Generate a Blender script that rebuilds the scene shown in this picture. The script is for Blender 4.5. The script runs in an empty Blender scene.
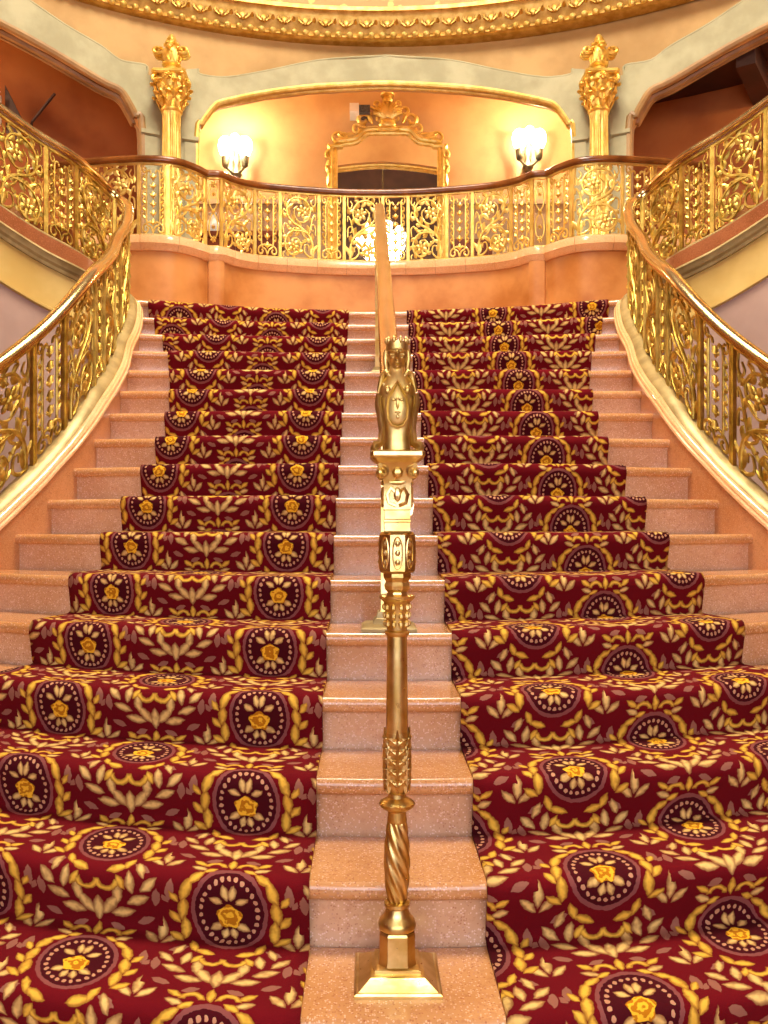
import bpy, bmesh, math, random
import numpy as np
from mathutils import Vector, Matrix
random.seed(4)
PI = math.pi
sc = bpy.context.scene
COL = sc.collection

# ------------------------------------------------------------------ camera
cam = bpy.data.cameras.new('camera'); camo = bpy.data.objects.new('camera', cam); COL.objects.link(camo)
EYE = 1.18
camo.location = (-0.072, 0.0, EYE); camo.rotation_euler = (PI/2, 0, 0)
cam.sensor_fit = 'VERTICAL'; cam.sensor_height = 32.0; cam.lens = 32.0*870/1024
cam.shift_x = 16/1024; cam.shift_y = 10/1024
cam.clip_start = 0.05; cam.clip_end = 100
sc.camera = camo
# ------------------------------------------------------------------ world, exposure
w = bpy.data.worlds.new('world'); sc.world = w; w.use_nodes = True
w.node_tree.nodes['Background'].inputs[0].default_value = (1.0, 0.86, 0.68, 1)
w.node_tree.nodes['Background'].inputs[1].default_value = 0.3
sc.view_settings.view_transform = 'Standard'; sc.view_settings.look = 'None'
sc.view_settings.gamma = 1; sc.view_settings.use_curve_mapping = False
sc.view_settings.exposure = 0.1

def point_light(name, loc, power, color, radius=0.06):
    l = bpy.data.lights.new(name, 'POINT'); l.energy = power; l.color = color; l.shadow_soft_size = radius
    o = bpy.data.objects.new(name, l); COL.objects.link(o); o.location = loc
    return o
def area_light(name, loc, rot, sx, sy, power, color):
    l = bpy.data.lights.new(name, 'AREA'); l.shape = 'RECTANGLE'; l.size = sx; l.size_y = sy
    l.energy = power; l.color = color
    o = bpy.data.objects.new(name, l); COL.objects.link(o); o.location = loc; o.rotation_euler = rot
    return o
CH = (0.2, 3.0, 6.3)                       # chandelier under the dome
P_CHAND, P_SCONCE, P_DAY, P_SIDE = 330.0, 80.0, 70.0, 80.0
WARM = (1.0, 0.88, 0.66)
point_light('chandelier_light', (CH[0], CH[1], CH[2]-0.1), P_CHAND, WARM, 0.35)
area_light('entrance_daylight', (0.0, -2.15, 2.3), (PI/2, 0, PI), 3.0, 2.6, P_DAY, (0.95, 0.95, 1.0))

# ------------------------------------------------------------------ node helpers / materials
class NT:
    def __init__(s, name):
        s.m = bpy.data.materials.new(name); s.m.use_nodes = True
        s.t = s.m.node_tree; s.b = s.t.nodes['Principled BSDF']; s.n = 0
    def node(s, typ, **kw):
        n = s.t.nodes.new(typ)
        for k, v in kw.items(): setattr(n, k, v)
        n.location = (-200*(s.n % 30), -60*(s.n//30)); s.n += 1
        return n
    def put(s, sock, v):
        if isinstance(v, bpy.types.NodeSocket): s.t.links.new(v, sock)
        elif v is not None: sock.default_value = v
    def M(s, op, a, b=None, c=None, clamp=False):
        n = s.node('ShaderNodeMath', operation=op, use_clamp=clamp)
        s.put(n.inputs[0], a); s.put(n.inputs[1], b); s.put(n.inputs[2], c)
        return n.outputs[0]
    def mix(s, f, a, b):
        n = s.node('ShaderNodeMix', data_type='RGBA')
        s.put(n.inputs[0], f); s.put(n.inputs[6], col(a)); s.put(n.inputs[7], col(b))
        return n.outputs[2]
    def noise(s, vec, scale, detail=3, rough=0.55, dist=0.0):
        n = s.node('ShaderNodeTexNoise'); s.put(n.inputs['Vector'], vec)
        n.inputs['Scale'].default_value = scale; n.inputs['Detail'].default_value = detail
        n.inputs['Roughness'].default_value = rough; n.inputs['Distortion'].default_value = dist
        return n.outputs[0]
    def ramp(s, v, lo, hi):
        n = s.node('ShaderNodeMapRange', interpolation_type='SMOOTHSTEP')
        s.put(n.inputs[0], v); n.inputs[1].default_value = lo; n.inputs[2].default_value = hi
        return n.outputs[0]
    def coords(s): return s.node('ShaderNodeNewGeometry').outputs['Position']
    def bump(s, h, strength, dist=0.01):
        n = s.node('ShaderNodeBump'); n.inputs['Strength'].default_value = strength
        n.inputs['Distance'].default_value = dist; s.put(n.inputs['Height'], h)
        s.t.links.new(n.outputs[0], s.b.inputs['Normal'])
    def base(s, c): s.put(s.b.inputs['Base Color'], col(c))
    def rough(s, v): s.put(s.b.inputs['Roughness'], v)
    def metal(s, v): s.put(s.b.inputs['Metallic'], v)
def col(c):
    if isinstance(c, (tuple, list)) and len(c) == 3: return (*c, 1)
    return c
def srgb(r, g, b):
    f = lambda x: (x/255/12.92) if x/255 <= 0.04045 else ((x/255+0.055)/1.055)**2.4
    return (f(r), f(g), f(b))

MAT = {}
def simple(name, c1, c2, scale=3.0, rough=0.6, metal=0.0, bump=0.0, bscale=40, detail=4):
    t = NT(name); p = t.coords()
    f = t.ramp(t.noise(p, scale, detail), 0.32, 0.68)
    t.base(t.mix(f, c1, c2)); t.rough(rough); t.metal(metal)
    if bump: t.bump(t.noise(p, bscale, 3), bump)
    MAT[name] = t.m; return t
def brass(name, c1, c2, r0, r1, bump=0.15, scale=14):
    t = NT(name); p = t.coords()
    a = t.noise(p, scale, 4); t.base(t.mix(t.ramp(a, 0.3, 0.7), c1, c2)); t.metal(1.0)
    b = t.noise(p, 55, 2)
    t.rough(t.M('MULTIPLY_ADD', b, r1-r0, r0)); t.bump(b, bump, 0.004)
    MAT[name] = t.m
brass('gilt_iron', srgb(166, 138, 60), srgb(220, 190, 100), 0.34, 0.56, 0.3)
brass('gilt_cornice', srgb(184, 144, 72), srgb(214, 178, 106), 0.4, 0.6, 0.25)
brass('brass_bust', srgb(190, 156, 76), srgb(226, 198, 128), 0.34, 0.5, 0.1)
simple('gilt_pale', srgb(214, 180, 88), srgb(240, 212, 126), 12, 0.42, 0.75, 0.1, 50)
brass('brass', srgb(196, 162, 84), srgb(232, 206, 140), 0.22, 0.4, 0.1)
brass('brass_rail', srgb(216, 184, 118), srgb(234, 208, 152), 0.16, 0.28, 0.03, 5)
brass('gilt_plaster', srgb(222, 176, 70), srgb(246, 212, 116), 0.28, 0.5, 0.25)
MAT['gilt_plaster'].node_tree.nodes['Principled BSDF'].inputs['Metallic'].default_value = 0.75
simple('patina', srgb(152, 130, 80), srgb(184, 162, 108), 9, 0.45, 0.3)
simple('rail_wood', srgb(92, 48, 16), srgb(128, 74, 30), 6, 0.22, 0.0)
simple('dark_metal', srgb(70, 66, 50), srgb(120, 112, 84), 20, 0.4, 0.6)
simple('plaster_peach', srgb(162, 126, 74), srgb(188, 152, 98), 1.8, 0.75, 0, 0.04, 25, 6)
simple('plaster_back', srgb(188, 142, 88), srgb(210, 168, 112), 1.6, 0.7, 0, 0.04, 25, 6)
simple('plaster_yellow', srgb(200, 164, 84), srgb(220, 188, 110), 2.5, 0.6, 0, 0.03)
simple('plaster_mauve', srgb(170, 138, 124), srgb(188, 156, 140), 2.0, 0.7, 0, 0.03)
simple('room_red', srgb(152, 82, 32), srgb(180, 108, 50), 1.5, 0.7)
simple('ceiling_dark', srgb(46, 20, 10), srgb(66, 30, 16), 3, 0.6)
simple('stone_grey', srgb(150, 144, 108), srgb(172, 166, 130), 3.5, 0.6, 0, 0.05)
simple('stone_brown', srgb(140, 104, 58), srgb(170, 132, 80), 3.5, 0.45)
simple('dome_brown', srgb(70, 46, 34), srgb(96, 64, 46), 1.2, 0.7)
simple('wood_red', srgb(84, 32, 14), srgb(120, 52, 22), 7, 0.3)
simple('white_box', srgb(225, 225, 222), srgb(240, 240, 238), 5, 0.5)
simple('black_grille', srgb(52, 52, 56), srgb(84, 84, 88), 60, 0.6)
simple('wax', srgb(235, 228, 205), srgb(245, 240, 222), 9, 0.5)
simple('porcelain', srgb(205, 222, 228), srgb(235, 243, 245), 8, 0.15)
simple('floor_stone', srgb(150, 104, 72), srgb(178, 130, 96), 4, 0.3)

def stone(name, c1, c2, light, dark, rough, sc1=3.0, sp=210):
    t = NT(name); p = t.coords()
    a = t.mix(t.ramp(t.noise(p, sc1, 5), 0.3, 0.7), c1, c2)
    v = t.node('ShaderNodeTexVoronoi'); t.put(v.inputs['Vector'], p); v.inputs['Scale'].default_value = sp
    rnd = t.node('ShaderNodeSeparateColor'); t.put(rnd.inputs[0], v.outputs['Color'])
    blob = t.ramp(v.outputs['Distance'], 0.62, 0.35)
    lf = t.M('MULTIPLY', t.M('GREATER_THAN', rnd.outputs[0], 0.78), blob)
    df = t.M('MULTIPLY', t.M('GREATER_THAN', rnd.outputs[1], 0.84), blob)
    a = t.mix(t.M('MULTIPLY', lf, 0.6), a, light); a = t.mix(t.M('MULTIPLY', df, 0.6), a, dark)
    n2 = t.ramp(t.noise(p, 45, 4, 0.7), 0.52, 0.66)
    a = t.mix(t.M('MULTIPLY', n2, 0.25), a, dark)
    t.base(a); t.rough(rough); t.b.inputs['Coat Weight'].default_value = 0.3; t.b.inputs['Coat Roughness'].default_value = 0.15
    MAT[name] = t.m
stone('marble_tread', srgb(186, 128, 74), srgb(204, 150, 98), srgb(240, 200, 170), srgb(150, 80, 50), 0.22)
stone('marble_riser', srgb(192, 144, 104), srgb(208, 166, 132), srgb(240, 210, 194), srgb(160, 96, 68), 0.22)
stone('marble_curb', srgb(190, 126, 74), srgb(208, 146, 94), srgb(220, 168, 120), srgb(160, 98, 56), 0.25, 2.5, 240)
stone('marble_cap', srgb(218, 162, 106), srgb(234, 186, 136), srgb(242, 206, 166), srgb(196, 134, 84), 0.16, 2.5, 210)
simple('marble_fascia', srgb(170, 102, 44), srgb(206, 142, 80), 2.2, 0.35, 0, 0.02, 30, 7)
stone('marble_brown', srgb(138, 78, 44), srgb(166, 100, 62), srgb(182, 118, 82), srgb(110, 58, 32), 0.25, 2.5, 200)

def emit(name, c, s):
    t = NT(name); n = t.noise(t.coords(), 12, 2)
    e = t.b.inputs['Emission Color']; t.put(e, t.mix(t.M('MULTIPLY', n, 0.2), c, (1, 1, 1)))
    t.b.inputs['Emission Strength'].default_value = s; t.base(c); MAT[name] = t.m
emit('lamp_glass', (1.0, 0.90, 0.72), 14.0)
emit('flame', (1.0, 0.75, 0.4), 6.0)
emit('day_glass', (0.78, 0.84, 1.0), 5.0)
emit('dome_fill_glow', (1.0, 0.90, 0.70), 36.0)  # glow of the added fill disc in the dome
def gloss(name, c, r, m):
    t = NT(name); t.base(t.mix(t.ramp(t.noise(t.coords(), 2, 2), 0.3, 0.7), c, tuple(x*0.97 for x in c)))
    t.rough(r); t.metal(m); MAT[name] = t.m
gloss('mirror_glass', (0.93, 0.92, 0.9), 0.02, 1.0)
# gilded damask of the dome drum
t = NT('damask'); p = t.coords()
v = t.node('ShaderNodeTexVoronoi'); t.put(v.inputs['Vector'], p); v.inputs['Scale'].default_value = 9
wv = t.ramp(t.M('ADD', v.outputs['Distance'], t.M('MULTIPLY', t.noise(p, 22, 3), 0.5)), 0.48, 0.62)
t.base(t.mix(wv, srgb(214, 156, 66), srgb(180, 106, 30))); t.rough(0.5); t.metal(0.1); MAT['damask'] = t.m

# carpet: medallions, roses and laurel sprigs in a half-drop repeat, woven into UV space (metres)
def carpet_mat():
    t = NT('carpet'); M = t.M
    uv = t.node('ShaderNodeUVMap').outputs[0]
    nz = t.node('ShaderNodeTexNoise'); t.put(nz.inputs['Vector'], uv); nz.inputs['Scale'].default_value = 75; nz.inputs['Detail'].default_value = 2
    off = t.node('ShaderNodeVectorMath', operation='SUBTRACT'); t.put(off.inputs[0], nz.outputs['Color']); off.inputs[1].default_value = (.5, .5, .5)
    sc_ = t.node('ShaderNodeVectorMath', operation='SCALE'); t.put(sc_.inputs[0], off.outputs[0]); sc_.inputs['Scale'].default_value = 0.009
    ad = t.node('ShaderNodeVectorMath', operation='ADD'); t.put(ad.inputs[0], uv); t.put(ad.inputs[1], sc_.outputs[0])
    sp = t.node('ShaderNodeSeparateXYZ'); t.put(sp.inputs[0], ad.outputs[0])
    x, y = sp.outputs[0], sp.outputs[1]
    W2, Q = 0.335, 0.47
    c = M('FLOOR', M('ADD', M('DIVIDE', x, W2), 0.5))
    xl = M('SUBTRACT', x, M('MULTIPLY', c, W2))
    par = M('FLOORED_MODULO', c, 2.0)
    ys = M('ADD', M('DIVIDE', y, Q), M('MULTIPLY', par, 0.5))
    yl = M('MULTIPLY', M('SUBTRACT', M('FRACT', ys), 0.5), Q)
    ax = M('ABSOLUTE', xl)
    cv = t.node('ShaderNodeCombineXYZ'); t.put(cv.inputs[0], ax); t.put(cv.inputs[1], yl); P = cv.outputs[0]
    def leaf(bx, by, ang, L, Wd):
        ca, sa = math.cos(math.radians(ang)), math.sin(math.radians(ang))
        def f():
            tt = M('MULTIPLY_ADD', yl, sa/L, M('MULTIPLY_ADD', ax, ca/L, -(bx*ca+by*sa)/L))
            ss = M('MULTIPLY_ADD', yl, ca/(2*Wd), M('MULTIPLY_ADD', ax, -sa/(2*Wd), (bx*sa-by*ca)/(2*Wd)))
            return M('SUBTRACT', M('SUBTRACT', tt, M('MULTIPLY', tt, tt)), M('ABSOLUTE', ss))
        return f
    def union(lst):
        a = lst[0]()
        for b in lst[1:]: a = M('MAXIMUM', a, b())
        return a
    def arc(cx, cy, r, wd, half=1):     # half ring of a scroll
        def f():
            dx = M('SUBTRACT', ax, cx); dy = M('SUBTRACT', yl, cy)
            d = M('SQRT', M('ADD', M('MULTIPLY', dx, dx), M('MULTIPLY', dy, dy)))
            v = M('DIVIDE', M('SUBTRACT', wd, M('ABSOLUTE', M('SUBTRACT', d, r))), 0.04)
            return M('MINIMUM', v, M('MULTIPLY', dy, 20.0*half))
        return f
    # medallion
    mcy = 0.055
    dy = M('SUBTRACT', yl, mcy)
    ell = lambda a, b: M('SQRT', M('ADD', M('POWER', M('DIVIDE', ax, a), 2.0), M('POWER', M('DIVIDE', M('ABSOLUTE', dy), b), 2.0)))
    e1 = ell(0.092, 0.116)
    ring = M('LESS_THAN', M('ABSOLUTE', M('SUBTRACT', e1, 0.97)), 0.055)
    inside = M('LESS_THAN', e1, 0.92)
    ang = M('ARCTAN2', M('DIVIDE', dy, 0.116), M('DIVIDE', xl, 0.092))
    k = M('MULTIPLY', ang, 26/(2*PI))
    fa = M('MULTIPLY', M('SUBTRACT', M('FRACT', k), 0.5), 2*PI/26*0.080)
    fr = M('MULTIPLY', M('SUBTRACT', e1, 0.76), 0.1)
    bead = M('LESS_THAN', M('SQRT', M('ADD', M('MULTIPLY', fa, fa), M('MULTIPLY', fr, fr))), 0.0058)
    rdx = xl; rdy = M('SUBTRACT', yl, mcy-0.012)
    rr = M('SQRT', M('ADD', M('MULTIPLY', rdx, rdx), M('MULTIPLY', rdy, rdy)))
    ra = M('ARCTAN2', rdy, rdx)
    rose = M('DIVIDE', M('SUBTRACT', M('MULTIPLY_ADD', M('SINE', M('MULTIPLY', ra, 5.0)), 0.003, 0.032), rr), 0.03)
    rose2 = M('SINE', M('ADD', M('MULTIPLY', rr, 300.0), M('MULTIPLY', t.noise(uv, 45, 2), 14.0)))
    tan = union([
        leaf(0.014, mcy-0.032, -28, 0.040, 0.026), leaf(0.006, mcy-0.042, -75, 0.036, 0.022), leaf(0.014, mcy+0.022, 30, 0.040, 0.024), leaf(0.004, mcy+0.030, 78, 0.046, 0.022),
        # laurel wreath under the medallion
        leaf(0.0, -0.238, 90, 0.078, 0.034), leaf(0.008, -0.218, 52, 0.078, 0.033), leaf(0.030, -0.212, 12, 0.072, 0.031), leaf(0.050, -0.185, 84, 0.068, 0.030),
        leaf(0.074, -0.180, 24, 0.070, 0.031), leaf(0.092, -0.150, 100, 0.064, 0.028), leaf(0.112, -0.142, 44, 0.062, 0.028), leaf(0.122, -0.108, 112, 0.056, 0.025),
        # upright sprigs on the column joints
        leaf(0.1675, -0.050, 90, 0.080, 0.028), leaf(0.1640, -0.060, 132, 0.062, 0.026), leaf(0.1675, 0.185, 90, 0.080, 0.028), leaf(0.164, 0.175, 132, 0.062, 0.026),
        leaf(0.100, 0.185, 200, 0.050, 0.024)])
    yel = union([
        leaf(0.108, -0.040, 34, 0.052, 0.026), leaf(0.108, -0.034, 88, 0.072, 0.030), leaf(0.122, 0.014, 52, 0.046, 0.024), leaf(0.120, 0.022, 98, 0.072, 0.030), leaf(0.126, 0.072, 58, 0.042, 0.022), leaf(0.120, 0.078, 112, 0.074, 0.030), leaf(0.106, 0.128, 146, 0.056, 0.024),
        leaf(0.022, -0.095, 20, 0.060, 0.026), leaf(0.070, -0.088, 70, 0.056, 0.024), leaf(0.050, -0.100, -58, 0.044, 0.022),
        arc(0.026, -0.112, 0.026, 0.0085, -1), arc(0.040, 0.186, 0.022, 0.0080, 1), leaf(0.060, 0.192, 34, 0.048, 0.022), leaf(0.0, 0.178, 90, 0.055, 0.024), leaf(0.030, 0.178, -28, 0.042, 0.020)])
    mau = union([leaf(0.150, 0.075, 96, 0.060, 0.024), leaf(0.152, 0.070, 50, 0.034, 0.018), leaf(0.150, -0.180, 84, 0.056, 0.024), leaf(0.100, -0.232, 22, 0.050, 0.022), leaf(0.070, 0.215, 160, 0.044, 0.02), leaf(0.092, -0.066, -30, 0.05, 0.022)])
    edge = 0.03
    tm = t.ramp(tan, 0.0, edge); ym = t.ramp(yel, 0.0, edge)
    fine = t.noise(uv, 420, 2, 0.6); big = t.noise(uv, 3.0, 3); mid = t.noise(uv, 34, 2)
    g = t.mix(big, srgb(92, 6, 14), srgb(112, 12, 21))
    g = t.mix(t.M('MULTIPLY', t.ramp(fine, 0.4, 0.7), 0.35), g, srgb(58, 3, 10))
    g = t.mix(t.M('MULTIPLY', inside, 0.85), g, srgb(58, 8, 16))
    g = t.mix(t.M('MULTIPLY', ring, 0.5), g, srgb(150, 96, 88))
    g = t.mix(bead, g, srgb(186, 134, 100))
    tc = t.mix(t.ramp(tan, 0.02, 0.2), srgb(140, 94, 56), srgb(222, 184, 108)); tc = t.mix(t.M('MULTIPLY', t.ramp(mid, 0.45, 0.7), 0.45), tc, srgb(130, 82, 44))
    yc = t.mix(t.ramp(yel, 0.02, 0.2), srgb(150, 100, 34), srgb(222, 174, 62)); yc = t.mix(t.M('MULTIPLY', t.ramp(mid, 0.5, 0.72), 0.4), yc, srgb(140, 88, 26))
    g = t.mix(M('MULTIPLY', t.ramp(mau, 0.0, edge), 0.8), g, srgb(150, 100, 80))
    g = t.mix(tm, g, tc); g = t.mix(ym, g, yc)
    rm = t.ramp(rose, 0.0, 0.08)
    rc = t.mix(t.ramp(rose2, -0.3, 0.6), srgb(176, 108, 16), srgb(232, 178, 44))
    g = t.mix(rm, g, rc)
    t.base(g); t.rough(0.95); t.b.inputs['Specular IOR Level'].default_value = 0.1
    t.bump(fine, 0.45, 0.004); MAT['carpet'] = t.m
carpet_mat()

# ------------------------------------------------------------------ mesh helpers
class MB:
    def __init__(s): s.v = []; s.f = []
    def grid(s, rows, cu=False, cv=False):
        b = len(s.v); R = len(rows); C = len(rows[0])
        for r in rows: s.v.extend([tuple(map(float, p)) for p in r])
        for i in range(R if cu else R-1):
            for j in range(C if cv else C-1):
                i2 = (i+1) % R; j2 = (j+1) % C
                s.f.append((b+i*C+j, b+i*C+j2, b+i2*C+j2, b+i2*C+j))
        return b
    def caps(s, b, R, C):
        s.f.append(tuple(b+j for j in range(C))[::-1]); s.f.append(tuple(b+(R-1)*C+j for j in range(C)))
    def box(s, x0, x1, y0, y1, z0, z1):
        b = s.grid([[(x0,y0,z0),(x1,y0,z0),(x1,y1,z0),(x0,y1,z0)], [(x0,y0,z1),(x1,y0,z1),(x1,y1,z1),(x0,y1,z1)]], False, True)
        s.caps(b, 2, 4)
    def lathe(s, prof, seg=16, c=(0,0,0), rot=0.0, axis='z', mod=None):
        rows = []
        for (r, z) in prof:
            ring = []
            for k in range(seg):
                a = 2*PI*k/seg+rot; rr = r*(mod(a, z) if mod else 1.0)
                x, y = rr*math.cos(a), rr*math.sin(a)
                if axis == 'z': ring.append((c[0]+x, c[1]+y, c[2]+z))
                elif axis == 'y': ring.append((c[0]+x, c[1]+z, c[2]+y))
                else: ring.append((c[0]+z, c[1]+x, c[2]+y))
            rows.append(ring)
        b = s.grid(rows, False, True); s.caps(b, len(rows), seg)
    def square(s, prof, c=(0,0,0), chamfer=0.0):
        # square-section lathe: prof of (half width, z)
        rows = []
        for (r, z) in prof:
            k = r*chamfer
            ring = [(r,-r+k),(r,r-k),(r-k,r),(-r+k,r),(-r,r-k),(-r,-r+k),(-r+k,-r),(r-k,-r)] if chamfer else [(r,-r),(r,r),(-r,r),(-r,-r)]
            rows.append([(c[0]+p[0], c[1]+p[1], c[2]+z) for p in ring])
        b = s.grid(rows, False, True); s.caps(b, len(rows), len(rows[0]))
    def tube(s, pts, r, seg=6, flat=1.0):
        pts = [Vector(p) for p in pts]; n = len(pts)
        if not hasattr(r, '__len__'): r = [r]*n
        rows = []; ref = None
        for i in range(n):
            tn = (pts[min(i+1, n-1)]-pts[max(i-1, 0)])
            if tn.length < 1e-9: tn = Vector((1, 0, 0))
            tn.normalize()
            if ref is None:
                ref = Vector((0, 0, 1)) if abs(tn.z) < 0.9 else Vector((0, 1, 0))
            ref = (ref-tn*ref.dot(tn))
            if ref.length < 1e-6: ref = tn.orthogonal()
            ref.normalize(); b = tn.cross(ref)
            rows.append([pts[i]+(b*math.cos(2*PI*k/seg)+ref*math.sin(2*PI*k/seg)*flat)*r[i] for k in range(seg)])
        b = s.grid(rows, False, True); s.caps(b, n, seg)
    def ell(s, c, r, seg=8, ring=5, rot=None):
        rows = []
        for i in range(ring):
            a = PI*(i+0.12)/(ring-1+0.24)-PI/2 if False else -PI/2+PI*(0.06+0.88*i/(ring-1))
            row = []
            for k in range(seg):
                b = 2*PI*k/seg
                p = Vector((r[0]*math.cos(a)*math.cos(b), r[1]*math.cos(a)*math.sin(b), r[2]*math.sin(a)))
                if rot: p = rot @ p
                row.append((c[0]+p.x, c[1]+p.y, c[2]+p.z))
            rows.append(row)
        b = s.grid(rows, False, True); s.caps(b, ring, seg)
    def leaf(s, p, ang, L, W, th=0.006, bend=0.0):
        # lies in the local x-y plane
        rows = []; x, y = p[0], p[1]; z = p[2] if len(p) > 2 else 0.0; a = ang; N = 5; prof = [0.25, 0.8, 1.0, 0.7, 0.08]
        for i in range(N):
            wd = W*0.5*prof[i]; nx, ny = -math.sin(a), math.cos(a)
            rows.append([(x+nx*wd, y+ny*wd, z), (x, y, z+th*(0.4+0.6*prof[i])), (x-nx*wd, y-ny*wd, z), (x, y, z-th*(0.4+0.6*prof[i]))])
            x += math.cos(a)*L/(N-1); y += math.sin(a)*L/(N-1); a += bend/(N-1)
        b = s.grid(rows, False, True); s.caps(b, N, 4)
    def add(s, o, fn=None):
        b = len(s.v); s.v.extend([fn(p) for p in o.v] if fn else o.v)
        s.f.extend([tuple(i+b for i in f) for f in o.f])
def make_mesh(name, v, f, smooth=True, angle=40):
    me = bpy.data.meshes.new(name); me.from_pydata([tuple(p) for p in v], [], f)
    bm = bmesh.new(); bm.from_mesh(me); bmesh.ops.recalc_face_normals(bm, faces=bm.faces); bm.to_mesh(me); bm.free()
    if smooth:
        me.shade_smooth()
        me.set_sharp_from_angle(angle=math.radians(angle))
    return me
def obj(name, mb, mat, parent=None, smooth=True, angle=40, label=None):
    me = mb if isinstance(mb, bpy.types.Mesh) else make_mesh(name, mb.v, mb.f, smooth, angle)
    if mat and not me.materials: me.materials.append(MAT[mat])
    o = bpy.data.objects.new(name, me); COL.objects.link(o)
    if parent: o.parent = parent
    if label: o['label'] = label
    return o
def tag(o, label, cat, group=None):
    o['label'] = label; o['category'] = cat
    if group: o['group'] = group
    return o
def thing(name, label, cat, loc=(0,0,0), group=None):
    o = bpy.data.objects.new(name, None); COL.objects.link(o); o.location = loc; o.empty_display_size = 0.1
    return tag(o, label, cat, group)
def struct(o, label=None):
    o['kind'] = 'structure'
    if label: o['label'] = label
    return o
def struct_empty(name, label=None):
    o = bpy.data.objects.new(name, None); COL.objects.link(o); return struct(o, label)

def catmull(pts, sub=10):
    pts = [np.array(p, float) for p in pts]; P = [2*pts[0]-pts[1]]+pts+[2*pts[-1]-pts[-2]]; out = []
    for i in range(1, len(P)-2):
        for k in range(sub):
            t = k/sub; a, b, c, d = P[i-1], P[i], P[i+1], P[i+2]
            out.append(0.5*((2*b)+(-a+c)*t+(2*a-5*b+4*c-d)*t*t+(-a+3*b-3*c+d)*t**3))
    out.append(pts[-1]); return np.array(out)
class Path:
    def __init__(s, pts, side, sub=12):
        P = catmull(pts, sub); d = np.hypot(*(np.diff(P[:, :2], axis=0).T)); s.S = np.concatenate([[0], np.cumsum(d)])
        s.P = P; s.L = s.S[-1]; s.side = side
        t = np.gradient(P[:, :2], axis=0); t /= np.linalg.norm(t, axis=1)[:, None]
        s.N = np.stack([t[:, 1], -t[:, 0]], 1)*side       # towards the stair side
    def at(s, q):
        q = np.asarray(q, float)
        g = lambda A: np.interp(q, s.S, A)
        return np.stack([g(s.P[:, 0]), g(s.P[:, 1]), g(s.P[:, 2])], -1), np.stack([g(s.N[:, 0]), g(s.N[:, 1])], -1)
    def sat(s, fn):
        return s.S[int(np.argmin([fn(p) for p in s.P]))]
    def place(s, V, s0):
        V = np.asarray(V, float); p, n = s.at(s0+V[:, 0])
        return np.stack([p[:, 0]+n[:, 0]*V[:, 2], p[:, 1]+n[:, 1]*V[:, 2], p[:, 2]+V[:, 1]], 1)
    def sweep(s, prof, a, b, step=0.05, closed=True, zfloor=None):
        n = max(2, int(abs(b-a)/step)+1); mb = MB(); rows = []
        for q in np.linspace(a, b, n):
            p, nn = s.at(q)
            rows.append([(p[0]+nn[0]*l, p[1]+nn[1]*l, (z[1] if isinstance(z, tuple) else p[2]+z)) for l, z in prof])
        bb = mb.grid(rows, False, closed)
        if closed: mb.caps(bb, n, len(prof))
        return mb

# ------------------------------------------------------------------ stair geometry
T, RZ, NS = 0.29, 0.1607, 17
def interp(tab, x):
    return float(np.interp(x, [a for a, b in tab], [b for a, b in tab]))
KB = [(0,1.3),(5,1.3),(6,1.28),(7,1.2),(8,1.0),(9,.68),(10,.36),(11,.12),(12,0),(13,-.15),(14,-.36),(15,-.5),(16,-.68),(17,-.95)]
def NY(n, X): return T*(5.1+n)+T*interp(KB, n)*(min(abs(X), 2.1)/1.5)**2
XC = [(0,2.28),(1,2.2),(2,2.11),(3,2.02),(4,1.93),(5,1.84),(6,1.75),(7,1.665),(8,1.59),(9,1.525),(10,1.485),(11,1.473),(12,1.49),(13,1.515),(14,1.55),(15,1.61),(16,1.68),(17,1.78)]
XO = [(0,1.66),(1,1.60),(2,1.54),(3,1.47),(4,1.40),(5,1.32),(6,1.27),(7,1.225),(8,1.20),(9,1.175),(10,1.158),(11,1.165),(12,1.21),(13,1.26),(14,1.325),(15,1.42),(16,1.52),(17,1.61),(18,1.68)]
ZL = NS*RZ            # landing height
ZG = 3.40             # gallery floor

# ------------------------------------------------------------------ rotunda shell
CX, CY, RW = 0.09, 2.99, 5.53
def cylp(th, r, z, cx=CX): a = math.radians(th); return (cx+r*math.sin(a), CY+r*math.cos(a), z)
IC = [(0,5.46),(3.3,5.445),(7.65,5.40),(11.97,5.312),(16.23,5.177),(17.11,5.123),(17.79,5.033),(18.33,4.94),(18.86,4.80)]
IS = [(24.02,4.785),(24.67,4.911),(25.14,4.994),(26.07,5.113),(27.91,5.164),(32.38,5.318),(36.67,5.422),(45,5.53),(54,5.56),(63,5.53),(71.33,5.422),(75.62,5.318),(80.09,5.164),(81.93,5.113),(82.86,4.994),(83.33,4.911),(83.98,4.785)]
EX = [(0,5.729),(6.54,5.666),(11.57,5.529),(15.83,5.412),(18.5,5.40),(18.7,5.45),(20,5.42),(22.79,5.289),(23.6,5.31),(23.74,5.391),(26.07,5.387),(27.91,5.476),(31.06,5.576),(34.55,5.707),(36.67,5.763),(41,5.81),(54,5.83),(67,5.81),(84,5.40),(86,5.39)]
def intr(a):
    a = abs(a)
    if a <= 18.86: return interp(IC, a)
    if a < 24.02: return ZG
    if a <= 83.98: return interp(IS, a)
    return ZG
EPS = 1e-3
ths = sorted(set([round(x, 3) for x in np.arange(0, 86.01, 1.0)]+[a for a, _ in IC+IS+EX]+[18.86+EPS, 24.02-EPS, 83.98+EPS]))
ths = [-x for x in ths[::-1] if x > 0]+ths
# plaster spandrels
mb = MB()
mb.grid([[cylp(a, RW, interp(EX, abs(a))-0.03), cylp(a, RW, 5.95)] for a in ths])
struct(obj('wall_front', mb, 'plaster_peach'), 'mottled peach plaster above the stone arches')
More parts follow.
